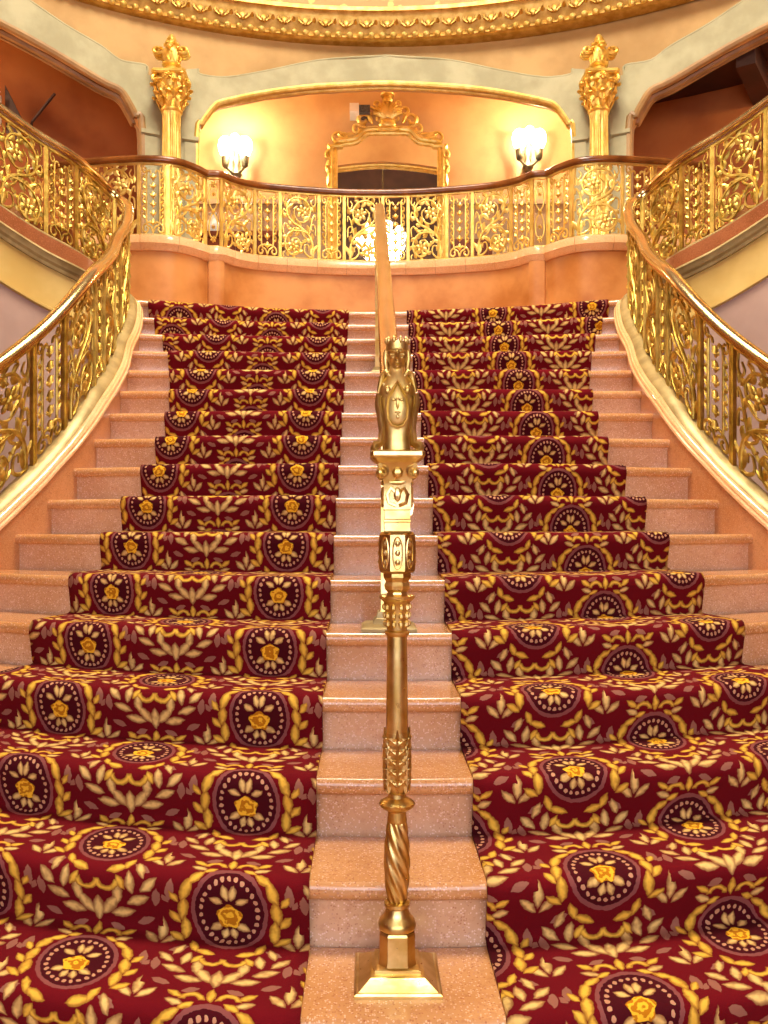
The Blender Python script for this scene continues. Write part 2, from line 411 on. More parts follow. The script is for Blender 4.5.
# grey stone arch surround (front face, soffit)
surround = struct_empty('trim_1', 'grey stone surround of the arches and piers')
mb = MB()
mb.grid([[cylp(a, RW-0.04, intr(a)), cylp(a, RW-0.04, interp(EX, abs(a))), cylp(a, RW+0.01, interp(EX, abs(a))+0.012)] for a in ths])
obj('arch_face', mb, 'stone_grey', surround)
mb = MB()
mb.grid([[cylp(a, RW-0.04, intr(a)), cylp(a, RW+0.13, intr(a))] for a in ths])
mb.grid([[cylp(a, RW+0.13, intr(a)), cylp(a, RW+0.13, 6.4)] for a in ths])
obj('arch_soffit', mb, 'plaster_back', surround)
def curve_tube(tab, r, rad, sgn=1, dz=0.0, name='arch_moulding', mat='stone_brown', flat=1.0):
    mb = MB(); pts = catmull([cylp(sgn*a, r, z+dz) for a, z in tab], 4)
    mb.tube(pts, rad, 8, flat); return obj(name, mb, mat, surround)
full_c = [(-a, z) for a, z in IC[::-1]]+IC[1:]
full_c = [(full_c[0][0], ZG)]+full_c+[(full_c[-1][0], ZG)]
curve_tube(full_c, RW-0.03, 0.026, 1, 0, mat='gilt_pale')
curve_tube(full_c, RW+0.05, 0.020, 1, -0.004, mat='gilt_pale')
side_c = [(24.02, ZG)]+IS+[(83.98, ZG)]
for sg in (-1, 1):
    curve_tube(side_c, RW-0.03, 0.034, sg)
    curve_tube(side_c, RW+0.08, 0.034, sg, -0.01)
    curve_tube(side_c, RW+0.15, 0.022, sg, -0.012)
for sg in (-1, 1):
    curve_tube([(a, z) for a, z in EX if a <= 18.7], RW-0.03, 0.013, sg, 0, 'arch_edge', 'stone_grey')
    curve_tube([(a, z) for a, z in EX if 23.6 <= a], RW-0.03, 0.013, sg, 0, 'arch_edge', 'stone_grey')
    for a0, a1 in ((18.7, 20.3), (22.4, 24.2)):       # impost strips either side of the column
        mb = MB(); mb.grid([[cylp(sg*a, r, z) for r, z in ((RW-0.03, 4.80), (RW-0.075, 4.79), (RW-0.075, 4.755), (RW-0.05, 4.74), (RW-0.03, 4.735))] for a in np.linspace(a0, a1, 4)])
        obj('impost', mb, 'stone_grey', surround)
        mb = MB(); mb.grid([[cylp(sg*a, r, z) for r, z in ((RW-0.03, 4.74), (RW-0.06, 4.735), (RW-0.06, ZG), (RW-0.03, ZG))] for a in np.linspace(a0+0.25, a1-0.25, 3)])
        obj('pier_strip', mb, 'stone_grey', surround)
# rear of the rotunda behind the camera, with the entrance windows
mb = MB(); WIN = [(164, 176), (177.5, 182.5) , (184, 196)]
def cyl_wall(a0, a1, z0, z1, r=RW, n=None):
    n = n or max(2, int(abs(a1-a0)/4)+1)
    return [[cylp(a, r, z0), cylp(a, r, z1)] for a in np.linspace(a0, a1, n)]
mb.grid(cyl_wall(84, 150, 0, 5.95)); mb.grid(cyl_wall(210, 276, 0, 5.95)); mb.grid(cyl_wall(150, 210, 3.9, 5.95))
mb.grid(cyl_wall(150, 154, 0, 3.9)); mb.grid(cyl_wall(206, 210, 0, 3.9)); mb.grid(cyl_wall(154, 206, 0, 0.9))
struct(obj('wall_back', mb, 'wood_red'), 'plaster wall of the hall behind the viewer')
for i, (a0, a1) in enumerate(((154, 170), (172, 188), (190, 206))):
    mb = MB(); mb.grid(cyl_wall(a0, a1, 0.9, 3.9, RW+0.02)); wn = struct(obj('window_%d' % (i+1), mb, 'day_glass'))
    mb = MB()
    for a in np.linspace(a0-1, a1+1, 5): mb.tube([cylp(a, RW-0.01, 0.9), cylp(a, RW-0.01, 3.9)], 0.03, 6)
    for z in (0.9, 1.9, 2.9, 3.9): mb.tube([cylp(a, RW-0.01, z) for a in np.linspace(a0-1, a1+1, 6)], 0.03, 6)
    obj('window_frame', mb, 'wood_red', wn)
# lower drum wall under the gallery
mb = MB(); mb.grid(cyl_wall(-84, 84, 0, ZG, RW)); struct(obj('wall_lower', mb, 'plaster_mauve'))
mb = MB(); mb.grid([[cylp(a, 0.01, 0), cylp(a, RW+0.3, 0)] for a in range(0, 361, 6)]); struct(obj('floor', mb, 'floor_stone'), 'stone floor of the entrance hall')
# dome: gilded cornice ring, damask drum, brown dome
RC = 5.43
def ringp(a, r, z): return cylp(a, r, z, 0.0)
cor = struct_empty('trim_2', 'gilded moulded cornice ring around the dome opening')
prof = [(RC+0.12, 5.83), (RC+0.03, 5.84), (RC+0.0, 5.845), (RC-0.015, 5.86), (RC-0.0, 5.90), (RC+0.03, 5.905), (RC+0.02, 5.92), (RC-0.01, 5.97), (RC-0.05, 6.03), (RC-0.06, 6.07), (RC-0.085, 6.08), (RC-0.085, 6.115), (RC-0.03, 6.12)]
mb = MB(); mb.grid([[ringp(a, r, z) for r, z in prof] for a in np.arange(0, 360, 2.5)], True, False); obj('cornice_moulding', mb, 'gilt_cornice', cor, angle=60)
bm_ = MB(); bm_.ell((0, 0, 0), (0.027, 0.03, 0.03), 8, 5); dent = make_mesh('dentil', bm_.v, bm_.f)
dent.materials.append(MAT['gilt_pale'])
na = 0
for a in np.arange(-34, 34.01, 1.12):
    o = obj('dentil', dent, None, cor); o.location = ringp(a, RC-0.026, 5.876); o.scale = (1.25, 1, 1); o.rotation_euler = (0, 0, -math.radians(a))
eg = MB()
eg.ell((0, 0, 0.0), (0.036, 0.03, 0.05), 8, 6)
for sx in (-1, 1):
    eg.tube([(sx*0.02, -0.01, -0.055), (sx*0.055, -0.015, -0.02), (sx*0.06, -0.02, 0.03), (sx*0.085, -0.015, 0.055), (sx*0.10, -0.01, 0.03)], [0.008, 0.014, 0.014, 0.012, 0.006], 6)
eg.leaf((0.09, -0.05), PI/2, 0.1, 0.04); egm = make_mesh('egg_ornament', eg.v, eg.f); egm.materials.append(MAT['gilt_cornice'])
for a in np.arange(-34.5, 34.6, 2.1):
    o = obj('egg_ornament', egm, None, cor); o.location = ringp(a, RC-0.02, 5.985); o.rotation_euler = (-0.5, 0, -math.radians(a))
mb = MB(); mb.grid([[ringp(a, r, z) for r, z in ((RC-0.03, 6.11), (RC-0.01, 6.3), (RC-0.02, 6.9), (RC-0.04, 7.3))] for a in range(0, 360, 4)], True, False)
struct(obj('wall_drum', mb, 'damask'), 'gold damask drum above the cornice ring')
mb = MB(); mb.grid([[ringp(a, (RC-0.04)*math.cos(e), 7.3+3.6*math.sin(e)) for e in np.linspace(0, PI/2-0.01, 12)] for a in range(0, 360, 6)], True, False)
struct(obj('ceiling', mb, 'dome_brown'), 'brown dome over the stair hall')

mb = MB(); mb.lathe([(1.75, 10.0), (1.75, 10.03), (1.6, 10.05)], 40, (0, CY+0.6, 0)); dome_fill = struct(obj('window_4', mb, 'dome_fill_glow'), 'added glowing disc under the dome crown for top-down fill light')  # unseen glowing disc, added so the treads are lit from above
mb = MB()
mb.tube([(1.78*math.cos(a), CY+0.6+1.78*math.sin(a), 10.0) for a in np.linspace(0, 2*PI, 41)], 0.05, 6)
for k in range(4): a = PI*k/4; mb.tube([(1.75*math.cos(a), CY+0.6+1.75*math.sin(a), 9.98), (-1.75*math.cos(a), CY+0.6-1.75*math.sin(a), 9.98)], 0.025, 6)
obj('dome_fill_frame', mb, 'brass', dome_fill)
# rooms behind the arches
mb = MB(); YB = 9.57
mb.grid([[(x, YB, ZG), (x, YB, 6.4)] for x in np.linspace(-2.9, 3.1, 13)]); struct(obj('wall_gallery', mb, 'plaster_back'), 'glowing peach gallery wall behind the central arch')
mb = MB(); mb.grid([[(-2.9, 8.3, 6.35), (3.1, 8.3, 6.35)], [(-2.9, YB, 6.35), (3.1, YB, 6.35)]]); struct(obj('ceiling_gallery', mb, 'plaster_back'))
for sg, nm in ((-1, 'left'), (1, 'right')):
    x = CX+sg*2.55; CZ = 6.3 if sg < 0 else 5.50
    mb = MB(); mb.grid([[cylp(sg*22.0, RW+0.30, ZG), cylp(sg*22.0, RW+0.30, 6.4)], [(x, YB+0.02, ZG), (x, YB+0.02, 6.4)]])
    struct(obj('wall_partition_'+nm, mb, 'plaster_back'))
    mb = MB(); mb.grid([[cylp(sg*a, 6.55, ZG-0.05), cylp(sg*a, 6.55, CZ+0.03)] for a in np.linspace(22, 90, 24)])
    mb.grid([[cylp(sg*23.4, RW+0.1, ZG), cylp(sg*23.4, RW+0.1, CZ)], [cylp(sg*22.0, 6.6, ZG), cylp(sg*22.0, 6.6, CZ)]])
    mb.grid([[cylp(sg*88.0, RW+0.3, ZG), cylp(sg*88.0, RW+0.1, CZ)], [cylp(sg*88.0, 7.4, ZG), cylp(sg*88.0, 7.4, CZ)]])
    struct(obj('wall_'+nm, mb, 'room_red'), 'red-brown wall of the %s side gallery' % nm)
    mb = MB(); mb.grid([[cylp(sg*a, RW+0.1, CZ-0.03), cylp(sg*a, 6.6, CZ-0.03)] for a in np.linspace(22, 90, 24)])
    ce = struct(obj('ceiling_'+nm, mb, 'ceiling_dark'), 'dark ceiling of the %s side gallery' % nm)
    for a in ((34, 41, 49, 58) if sg > 0 else ()):
        mb = MB(); q = [cylp(sg*(a+da), r, z) for z in (CZ-0.27, CZ-0.04) for da, r in ((-0.8, 5.7), (0.8, 5.7), (0.8, 6.54), (-0.8, 6.54))]
        b = mb.grid([q[:4], q[4:]], False, True); mb.caps(b, 2, 4); obj('beam', mb, 'ceiling_dark', ce)
    if sg < 0: continue
    mb = MB(); mb.grid([[cylp(sg*a, 6.53, CZ-0.72), cylp(sg*a, 6.49, CZ-0.66), cylp(sg*a, 6.53, CZ-0.60)] for a in np.linspace(34, 90, 20)])
    obj('picture_rail', mb, 'ceiling_dark', ce)
# gallery floor
mb = MB()
mb.grid([[cylp(a, 4.25 if abs(a) > 33 else (4.85-0.2*abs(a)/33 if abs(a) < 18 else 4.7), ZG-0.03), cylp(a, 7.4, ZG-0.03)] for a in np.arange(-88, 88.1, 2)])
struct(obj('floor_gallery', mb, 'floor_stone'))

# ------------------------------------------------------------------ staircase
stair = struct_empty('staircase', 'broad pink marble staircase with bullnosed treads')
def xs_for(n, pad=0.05):
    x = interp(XC, n)+pad; return np.linspace(-x, x, 33)
OV = 0.032; TH = 0.043
for n in range(1, NS+1):
    X = xs_for(n)
    rows = []
    for x in X:
        y0 = NY(n, x); yb = (NY(n+1, x)+0.02) if n < NS else y0+0.35
        z = n*RZ
        pr = [(yb, z), (y0+0.012, z)]
        for k in range(1, 7):
            a = PI*k/7; pr.append((y0+0.016-0.016*math.sin(a)*1.0, z-TH/2+TH/2*math.cos(a)))
        pr += [(y0+0.012, z-TH), (y0+OV+0.01, z-TH), (yb, z-TH)]
        rows.append([(x, yy, zz) for yy, zz in pr])
    mb = MB(); b = mb.grid(rows, False, True); mb.caps(b, len(rows), len(rows[0])); obj('tread', mb, 'marble_tread', stair, angle=35)
    rows = []
    for x in X:
        y0 = NY(n, x)+OV; z1 = n*RZ-TH+0.001; z0 = (n-1)*RZ-0.005
        rows.append([(x, y0, z0), (x, y0, z1-0.012), (x, y0-0.008, z1), (x, y0+0.10, z1), (x, y0+0.10, z0)])
    mb = MB(); b = mb.grid(rows, False, True); mb.caps(b, len(rows), 5); obj('riser', mb, 'marble_riser', stair)
# solid core under the steps and landing slab
mb = MB(); rows = []
for x in np.linspace(-2.45, 2.45, 41):
    y0 = NY(17, min(abs(x), 1.85))+0.30 if abs(x) < 1.85 else 6.0
    rows.append([(x, y0, ZL), (x, 7.75, ZL), (x, 7.75, ZL-0.25), (x, y0, ZL-0.25)])
b = mb.grid(rows, False, True); mb.caps(b, len(rows), 4)
struct(obj('floor_landing', mb, 'marble_tread', angle=20), 'pink marble landing at the head of the stairs')

# carpets
def carpet(sg, label):
    NU = 26; rows = []; vv = 0.0; vs = []
    off = 0.012; prof_prev = None
    st = []
    for n in range(1, NS+1):
        # (kind, dy from this nosing, z) and share of the way to the next nosing
        z0 = (n-1)*RZ; z1 = n*RZ
        st += [(n, 0, OV-off-0.002, z0+off+0.010), (n, 0, OV-off-0.008, z0+off+0.035), (n, 0, OV-off-0.014, z0+0.07), (n, 0, OV-off-0.024, z1-0.055), (n, 0, -off-0.002, z1-0.034)]
        for k in range(1, 6):
            a = PI/2*k/5; st.append((n, 0, 0.022-(0.022+off)*math.cos(a), z1-0.022+(0.022+off)*math.sin(a)))
        if n < NS:
            for fr in (0.25, 0.5, 0.75): st.append((n, fr, 0, z1+off))
            st.append((n, 1.0, OV-off-0.03, z1+off)); st.append((n, 1.0, OV-off-0.010, z1+off+0.003))
        else:
            for fr in (0.4, 0.9): st.append((n, fr, 0, z1+off))
    Lb = []
    for (n, fr, dy, z) in st:
        row = []
        xo = interp(XO, n+fr if fr else n); xi = 0.212
        wob = 0.004*math.sin(n*2.3+sg)
        for k in range(NU+1):
            u = k/NU; x = sg*(xi+(xo-xi)*u)+wob*(0.3 if k == 0 else 1)
            ya = NY(n, x); yb = NY(n+1, x) if n < NS else ya+T
            y = ya*(1-fr)+yb*fr+dy
            sag = 0.0025*math.sin(7*x+n*1.7)*math.sin(3.1*n)
            row.append((x, y, z+sag))
        rows.append(row)
    mid = [r[NU//3] for r in rows]; L = [0.0]
    for a, b in zip(mid[:-1], mid[1:]): L.append(L[-1]+math.dist(a, b))
    mb = MB(); mb.grid(rows)
    me = bpy.data.meshes.new('carpet_runner'); me.from_pydata(mb.v, [], mb.f)
    uvl = me.uv_layers.new(name='UVMap')
    C = NU+1; ox = 0.07 if sg < 0 else 0.17
    for lp in me.loops:
        i = lp.vertex_index; r = i//C
        uvl.data[lp.index].uv = (mb.v[i][0]+ox, L[r]+(0.12 if sg > 0 else 0.0))
    bm = bmesh.new(); bm.from_mesh(me); bmesh.ops.recalc_face_normals(bm, faces=bm.faces)
    if sum(f.normal.z for f in bm.faces) < 0: bmesh.ops.reverse_faces(bm, faces=bm.faces)
    bm.to_mesh(me); bm.free(); me.shade_smooth(); me.materials.append(MAT['carpet'])
    o = bpy.data.objects.new('carpet_runner', me); COL.objects.link(o)
    s = o.modifiers.new('pile', 'SOLIDIFY'); s.thickness = 0.010; s.offset = -1
    return tag(o, label, 'carpet')
carpet(-1, 'crimson floral stair carpet with gold leaves on the left half of the steps')
carpet(1, 'crimson floral stair carpet with gold leaves on the right half of the steps')

# ------------------------------------------------------------------ ornamental iron panels (local x = along, y = up, z = through)
HB = 0.60
def lerp_pts(P, sub=5): return [tuple(p) for p in catmull([(x, y, z if False else 0.0) for x, y, z in [(q[0], q[1], 0) for q in P]], sub)]
def spiral(cx, cy, r0, r1, a0, a1, n=14, sx=1.0):
    out = []
    for k in range(n):
        u = k/(n-1); r = r0+(r1-r0)*u; a = math.radians(a0+(a1-a0)*u)
        out.append((cx+sx*r*math.cos(a), cy+r*math.sin(a)))
    return out
def rosette(c, r):
    mb = MB()
    for k in range(6):
        a = 2*PI*k/6+0.3
        mb.ell((c[0]+0.58*r*math.cos(a), c[1]+0.58*r*math.sin(a), 0), (r*0.46, r*0.30, 0.012), 6, 4, Matrix.Rotation(a, 3, 'Z'))
    mb.ell((c[0], c[1], 0), (r*0.34, r*0.34, 0.02), 8, 5)
    return mb
def scroll_panel(w, h, flip=False):
    """vine with two flower spirals, acanthus leaves and corner scrolls"""
    mb = MB(); ros = []
    X = lambda u: (u-0.5)*w; Y = lambda v: v*h
    def vine(P, r0, r1, sub=5):
        pts = lerp_pts([(X(u), Y(v)) for u, v in P], sub); n = len(pts)
        mb.tube(pts, [r0+(r1-r0)*k/(n-1) for k in range(n)], 6, 1.15); return pts
    main = [(.12,.02),(.13,.20),(.24,.36),(.46,.47),(.72,.56),(.86,.70),(.80,.86),(.58,.93),(.34,.89),(.20,.76),(.25,.62),(.42,.55),(.60,.60),(.66,.72),(.56,.80)]
    m = vine(main, 0.0125, 0.007)
    low = [(.30,.40),(.50,.42),(.74,.40),(.90,.28),(.88,.13),(.70,.05),(.52,.09),(.46,.20),(.56,.30),(.72,.29)]
    l = vine(low, 0.0115, 0.007)
    vine([(.06,.98),(.05,.85),(.12,.80),(.18,.86),(.13,.92)], .008, .006)
    vine([(.94,.98),(.96,.88),(.90,.84),(.86,.90)], .008, .006)
    vine([(.12,.02),(.24,.03),(.36,.10),(.34,.20),(.25,.20),(.24,.13)], .010, .006)
    vine([(.95,.02),(.96,.06),(.92,.09)], .008, .006)
    vine([(.05,.36),(.07,.50),(.16,.52),(.17,.45),(.11,.43)], .008, .006)
    vine([(.95,.36),(.96,.48),(.88,.52),(.84,.46)], .008, .006)
    vine([(.24,.36),(.14,.60),(.06,.68),(.05,.60)], .009, .006)
    def leaves(pts, ks, L, W, s0=1):
        for i, k in enumerate(ks):
            p = pts[k]; q = pts[min(k+1, len(pts)-1)]; a = math.atan2(q[1]-p[1], q[0]-p[0])
            for sd in (1, -1):
                mb.leaf((p[0], p[1]), a+sd*(0.75 if sd == s0*(1 if i % 2 else -1) else 1.1), L*(1.0 if sd == s0 else 0.75), W, 0.008, -sd*0.9)
    leaves(m, [3, 7, 11, 15, 19, 23, 27, 31, 35, 39, 44, 49], 0.080, 0.040)
    leaves(l, [5, 9, 13, 17, 21, 25, 30, 35], 0.070, 0.036, -1)
    vine([(.46,.47),(.40,.36),(.30,.30),(.36,.24),(.42,.28)], .009, .006)
    vine([(.86,.70),(.95,.74),(.96,.66),(.91,.63)], .008, .006)
    vine([(.34,.89),(.26,.96),(.36,.99),(.46,.98)], .008, .006)
    vine([(.58,.93),(.70,.98),(.80,.96),(.80,.92)], .008, .006)
    vine([(.74,.40),(.66,.46),(.58,.42),(.62,.37)], .008, .006)
    for (u, v, a, L) in ((.12,.03,70,.10),(.14,.05,110,.09),(.5,.95,-100,.07),(.92,.60,60,.07),(.40,.22,120,.07),(.06,.72,80,.07),(.75,.46,20,.06),(.34,.70,200,.05),(.80,.20,10,.05)):
        mb.leaf((X(u), Y(v)), math.radians(a), L, L*0.45, 0.008, 0.5)
    ros = [rosette((X(.43), Y(.715)), w*0.175), rosette((X(.67), Y(.185)), w*0.175)]
    if flip:
        for q in [mb]+ros: q.v = [(-x, y, z) for x, y, z in q.v]
    return mb, ros
def bell_panel(w, h):
    """two inner pickets curling into scrolls around a string of bellflowers"""
    mb = MB(); x = w*0.27
    for sx in (-1, 1):
        mb.tube([(sx*x, h*0.20, 0), (sx*x, h*0.5, 0), (sx*x, h*0.80, 0)], 0.008, 6)
        mb.tube([(p[0], p[1], 0) for p in lerp_pts([(sx*x, h*.80), (sx*x*.9, h*.88), (sx*x*.5, h*.90), (sx*x*.35, h*.86)], 4)], .008, 6)
        mb.tube([(p[0], p[1], 0) for p in lerp_pts([(sx*x*.3, h*.995), (sx*w*.36, h*.99), (sx*w*.43, h*.92), (sx*w*.34, h*.87), (sx*w*.27, h*.91), (sx*w*.33, h*.945)], 4)], .0075, 6)
        mb.tube([(p[0], p[1], 0) for p in lerp_pts([(0, h*.14), (sx*x*.6, h*.17), (sx*w*.38, h*.12), (sx*w*.40, h*.05), (sx*w*.28, h*.03), (sx*w*.20, h*.07), (sx*w*.26, h*.10)], 4)], .0085, 6)
        mb.tube([(p[0], p[1], 0) for p in lerp_pts([(sx*x, h*.20), (sx*x*.8, h*.13), (sx*x*.3, h*.10), (0, h*.02)], 4)], .008, 6)
        for k in range(6):
            v = h*(0.22+0.105*k); mb.leaf((sx*w*.28, v), math.radians(90-sx*62), 0.046, 0.024, .007, sx*0.9)
            mb.leaf((sx*w*.43, v+0.03), math.radians(90+sx*55), 0.036, 0.02, .006, -sx*0.8)
    for k in range(6):
        c = h*(0.86-0.128*k); L = h*0.105
        mb.lathe([(0.004, 0), (0.012, -L*.12), (0.017, -L*.45), (0.021, -L*.62), (0.012, -L*.72), (0.007, -L*.9), (0.004, -L)], 8, (0, c, 0), 0, 'y')
        for sx in (-1, 1): mb.leaf((sx*0.004, c-L*.75), math.radians(90-sx*50), 0.04, 0.018, .006, sx*0.5)
    return mb
def heart_panel(w, h):
    """narrow panel of crossed ribbons with rosettes"""
    mb = MB()
    for sx in (-1, 1):
        mb.tube([(p[0], p[1], 0) for p in lerp_pts([(sx*w*.1, h*.92), (sx*w*.32, h*.80), (sx*w*.3, h*.62), (0, h*.50), (-sx*w*.3, h*.36), (-sx*w*.3, h*.18), (0, h*.08)], 5)], .007, 6)
    for v, r in ((.9, .03), (.76, .02), (.5, .022), (.28, .02), (.1, .03)):
        mb.add(rosette((0, h*v), r))
    return mb
SCR = [scroll_panel(0.36, HB-0.03, False), scroll_panel(0.36, HB-0.03, True)]
BEL = bell_panel(0.22, HB-0.03); HEA = heart_panel(0.12, HB-0.03)
def placed(path, mb, s0, sx=1.0, dy=0.015):
    V = np.array(mb.v)*np.array([sx, 1, 1])+np.array([0, dy, 0])
    return make_mesh('panel', path.place(V, s0), mb.f, True, 50)
def post_mesh(path, s0, w=0.013):
    mb = MB(); mb.box(-w, w, 0, HB, -w*0.9, w*0.9)
    for z in (-1, 1):
        mb.box(-w*0.5, w*0.5, 0.02, HB-0.02, z*w*0.9-0.003, z*w*0.9+0.003)
    return make_mesh('post', path.place(np.array(mb.v), s0), mb.f, True, 30)
def fill(path, root, a, b, start='wide', mat='gilt_iron', ww=0.36, wn=0.22):
    L = b-a; n = max(1, round((L)/(ww+wn)*2)); seq = [('wide' if (i % 2 == 0) == (start == 'wide') else 'bell') for i in range(n)]
    k = L/sum(ww if q == 'wide' else wn for q in seq); s = a
    obj('post', post_mesh(path, s), mat, root)
    cnt = 0
    for q in seq:
        w = (ww if q == 'wide' else wn)*k; c = s+w/2
        if q == 'wide':
            pm, rs = SCR[cnt % 2]; cnt += 1
            o = obj('scroll_panel', placed(path, pm, c, (w-0.03)/0.36), mat, root)
            for r in rs: obj('rosette', placed(path, r, c, (w-0.03)/0.36), mat, o)
        else: obj('bellflower_panel', placed(path, BEL, c, (w-0.03)/0.22), mat, root)
        s += w; obj('post', post_mesh(path, s), mat, root)
RAIL = [(-.036, .010), (-.040, .026), (-.034, .044), (-.018, .056), (0, .060), (.018, .056), (.034, .044), (.040, .026), (.036, .010), (.022, .006), (.018, -.008), (-.018, -.008), (-.022, .006)]

# ------------------------------------------------------------------ side balustrades (stair, hairpin, upper flight)
def side_points(sg):
    P = []
    for n in range(0, 15):
        x = interp(XC, n)+0.085; P.append((sg*x, NY(n, x), n*RZ+0.136+interp([(0,.03),(7,.03),(9,.01),(11,0),(12,-.03),(13,-.055),(14,-.07)], n)))
    for d, x, z in ((19.55,1.655,2.48),(20.3,1.695,2.64),(20.8,1.745,2.75),(21.08,1.82,2.83),(20.95,1.90,2.895),(20.5,1.965,2.945),(20.0,2.06,3.0),(19.5,2.24,3.08),(19.0,2.40,3.17),(18.3,2.62,3.31),(17.6,2.85,3.42)):
        P.append((sg*x, d*T, z))
    return P
SIDE = {}
for sg, nm in ((-1, 'left'), (1, 'right')):
    path = Path(side_points(sg), 1 if sg < 0 else -1); SIDE[sg] = path
    apex = path.S[int(np.argmax(path.P[:, 1]))]
    root = thing('stair_balustrade', 'gilded scrollwork balustrade with brass handrail sweeping up the %s side of the stairs' % nm, 'balustrade', tuple(path.P[0]))
    root.location = (0, 0, 0)
    hr = [(l, z+HB) for l, z in RAIL]
    obj('handrail', path.sweep(hr, 0, path.L, 0.025), 'brass_rail', root, label='polished brass handrail')
    obj('bottom_rail', path.sweep([(-.05, -.03), (-.05, -.005), (-.018, .014), (.018, .014), (.056, -.012), (.062, -.03)], 0, path.L, 0.03), 'patina', root, label='dull greenish brass bottom rail')
    obj('top_bar', path.sweep([(-.012, HB-.022), (-.012, HB-.006), (.012, HB-.006), (.012, HB-.022)], 0, path.L, 0.03), 'gilt_iron', root)
    fill(path, root, 0.02, apex-0.12, 'wide'); fill(path, root, apex+0.02, path.L-0.02, 'wide')
    # end newel at the foot
    mb = MB(); p0 = path.P[0]
    mb.lathe([(.06, -.14), (.06, 0), (.035, .03), (.03, .5), (.05, .58), (.05, .64), (.02, .67), (.055, .72), (.06, .77), (.03, .82), (.005, .83)], 14, tuple(p0)); obj('end_newel', mb, 'brass', root)
    # marble curb
    curb = struct(bpy.data.objects.new('trim_%d' % (3 if sg < 0 else 4), None), 'marble curb carrying the %s balustrade' % nm); COL.objects.link(curb)
    inner = [(.085, -.42), (.085, -.084), (.094, -.080), (.100, -.070), (.098, -.058), (.090, -.053), (.088, -.048), (.090, -.042), (.086, -.034), (.078, -.032), (.074, -.026), (.064, -.022), (.045, -.022), (-.034, -.022), (-.06, -.025), (-.075, -.05), (-.075, -.42)]
    q = 0.0; cut = list(np.arange(0, apex+0.02, 0.86))+[apex+0.04]
    for a, b in zip(cut[:-1], cut[1:]):
        if b-a < 0.05: continue
        obj('curb_stone', path.sweep([(l, z) for l, z in inner], a+0.0015, b-0.0015, 0.04), 'marble_cap', curb, angle=35)
    obj('curb_wall', path.sweep([(.087, -.42), (.087, -.086), (.06, -.086), (.06, -.42)], 0, apex-0.10, 0.04), 'marble_curb', curb)
    # upper flight: stringer, moulding and spandrel wall below it
    up = struct(bpy.data.objects.new('wall_spandrel_'+nm, None), 'stringer and painted spandrel under the %s upper flight' % nm); COL.objects.link(up)
    a0 = apex+0.03; b0 = path.L
    obj('stringer_stone', path.sweep([(-.05, -.012), (-.062, -.02), (-.062, -.125), (.05, -.125), (.05, -.012)], a0, b0, 0.04), 'marble_brown', up)
    obj('stringer_moulding', path.sweep([(-.06, -.125), (-.098, -.130), (-.105, -.145), (-.092, -.16), (-.085, -.18), (-.07, -.195), (-.066, -.215), (.0, -.215), (.0, -.125)], a0, b0, 0.04), 'patina', up, angle=25)
    obj('spandrel_band', path.sweep([(-.045, -.21), (-.045, -.47), (0.0, -.47), (0.0, -.21)], a0, b0, 0.04), 'plaster_yellow', up)
    obj('spandrel_fillet', path.sweep([(-.045, -.465), (-.062, -.472), (-.062, -.49), (-.045, -.497), (0.0, -.49), (0, -.465)], a0, b0, 0.04), 'plaster_yellow', up)
    obj('spandrel_face', path.sweep([(-.04, -.48), (-.04, ('z', 0.0)), (0.0, ('z', 0.0)), (0.0, -.48)], a0, b0, 0.04), 'plaster_mauve', up)
    fl = struct(bpy.data.objects.new('stair_flight_'+nm, None), 'short upper flight from the landing to the %s gallery' % nm); COL.objects.link(fl)
    for k in range(4):
        s0 = apex+0.14+k*0.27; mb = MB(); rows = []
        for s_ in (s0, s0+0.30):
            p, nn = path.at(s_)
            rows.append([(p[0]+nn[0]*l, p[1]+nn[1]*l, z) for l, z in ((.05, ZL+0.01), (1.0, ZL+0.01), (1.0, ZL+(k+1)*RZ), (.05, ZL+(k+1)*RZ))])
        b = mb.grid(rows, False, True); mb.caps(b, 2, 4); obj('step', mb, 'marble_tread', fl)

# ------------------------------------------------------------------ balcony across the landing
BH = [(0, 7.70), (.319, 7.685), (.668, 7.627), (1.008, 7.54), (1.207, 7.424), (1.304, 7.30), (1.361, 7.285), (1.43, 7.27), (1.496, 7.163), (1.632, 7.03), (1.823, 6.989), (2.068, 7.004), (2.324, 7.047), (2.587, 7.11), (2.9, 7.25)]
ZB = 3.477
pts = [(-x, y, ZB) for x, y in BH[::-1]]+[(x, y, ZB) for x, y in BH[1:]]
bal = Path(pts, 1)              # runs left to right; stair side = towards the viewer
root = thing('balcony_balustrade', 'pale gilded scrollwork balustrade with dark rail curving along the balcony above the landing', 'balustrade')
obj('handrail', bal.sweep([(-.045, HB-.004), (-.05, HB+.012), (-.045, HB+.028), (-.03, HB+.038), (.03, HB+.038), (.045, HB+.028), (.05, HB+.012), (.045, HB-.004), (.02, HB-.012), (-.02, HB-.012)], 0, bal.L, 0.03), 'rail_wood', root, label='dark brown wooden rail')
obj('bottom_rail', bal.sweep([(-.018, 0), (-.018, .014), (.018, .014), (.018, 0)], 0, bal.L, 0.03), 'gilt_pale', root)
obj('top_bar', bal.sweep([(-.012, HB-.026), (-.012, HB-.010), (.012, HB-.010), (.012, HB-.026)], 0, bal.L, 0.03), 'gilt_pale', root)
sx_ = lambda X: bal.S[int(np.argmin(np.abs(bal.P[:, 0]-X)))]
fill(bal, root, 0.05, sx_(-1.43), 'wide', 'gilt_pale'); fill(bal, root, sx_(1.43), bal.L-0.05, 'bell', 'gilt_pale')
fill(bal, root, sx_(-1.304), sx_(1.304), 'wide', 'gilt_pale', ww=0.36, wn=0.235)
for x in (-1.367, 1.367): obj('heart_panel', placed(bal, HEA, sx_(x), 0.9), 'gilt_pale', root)
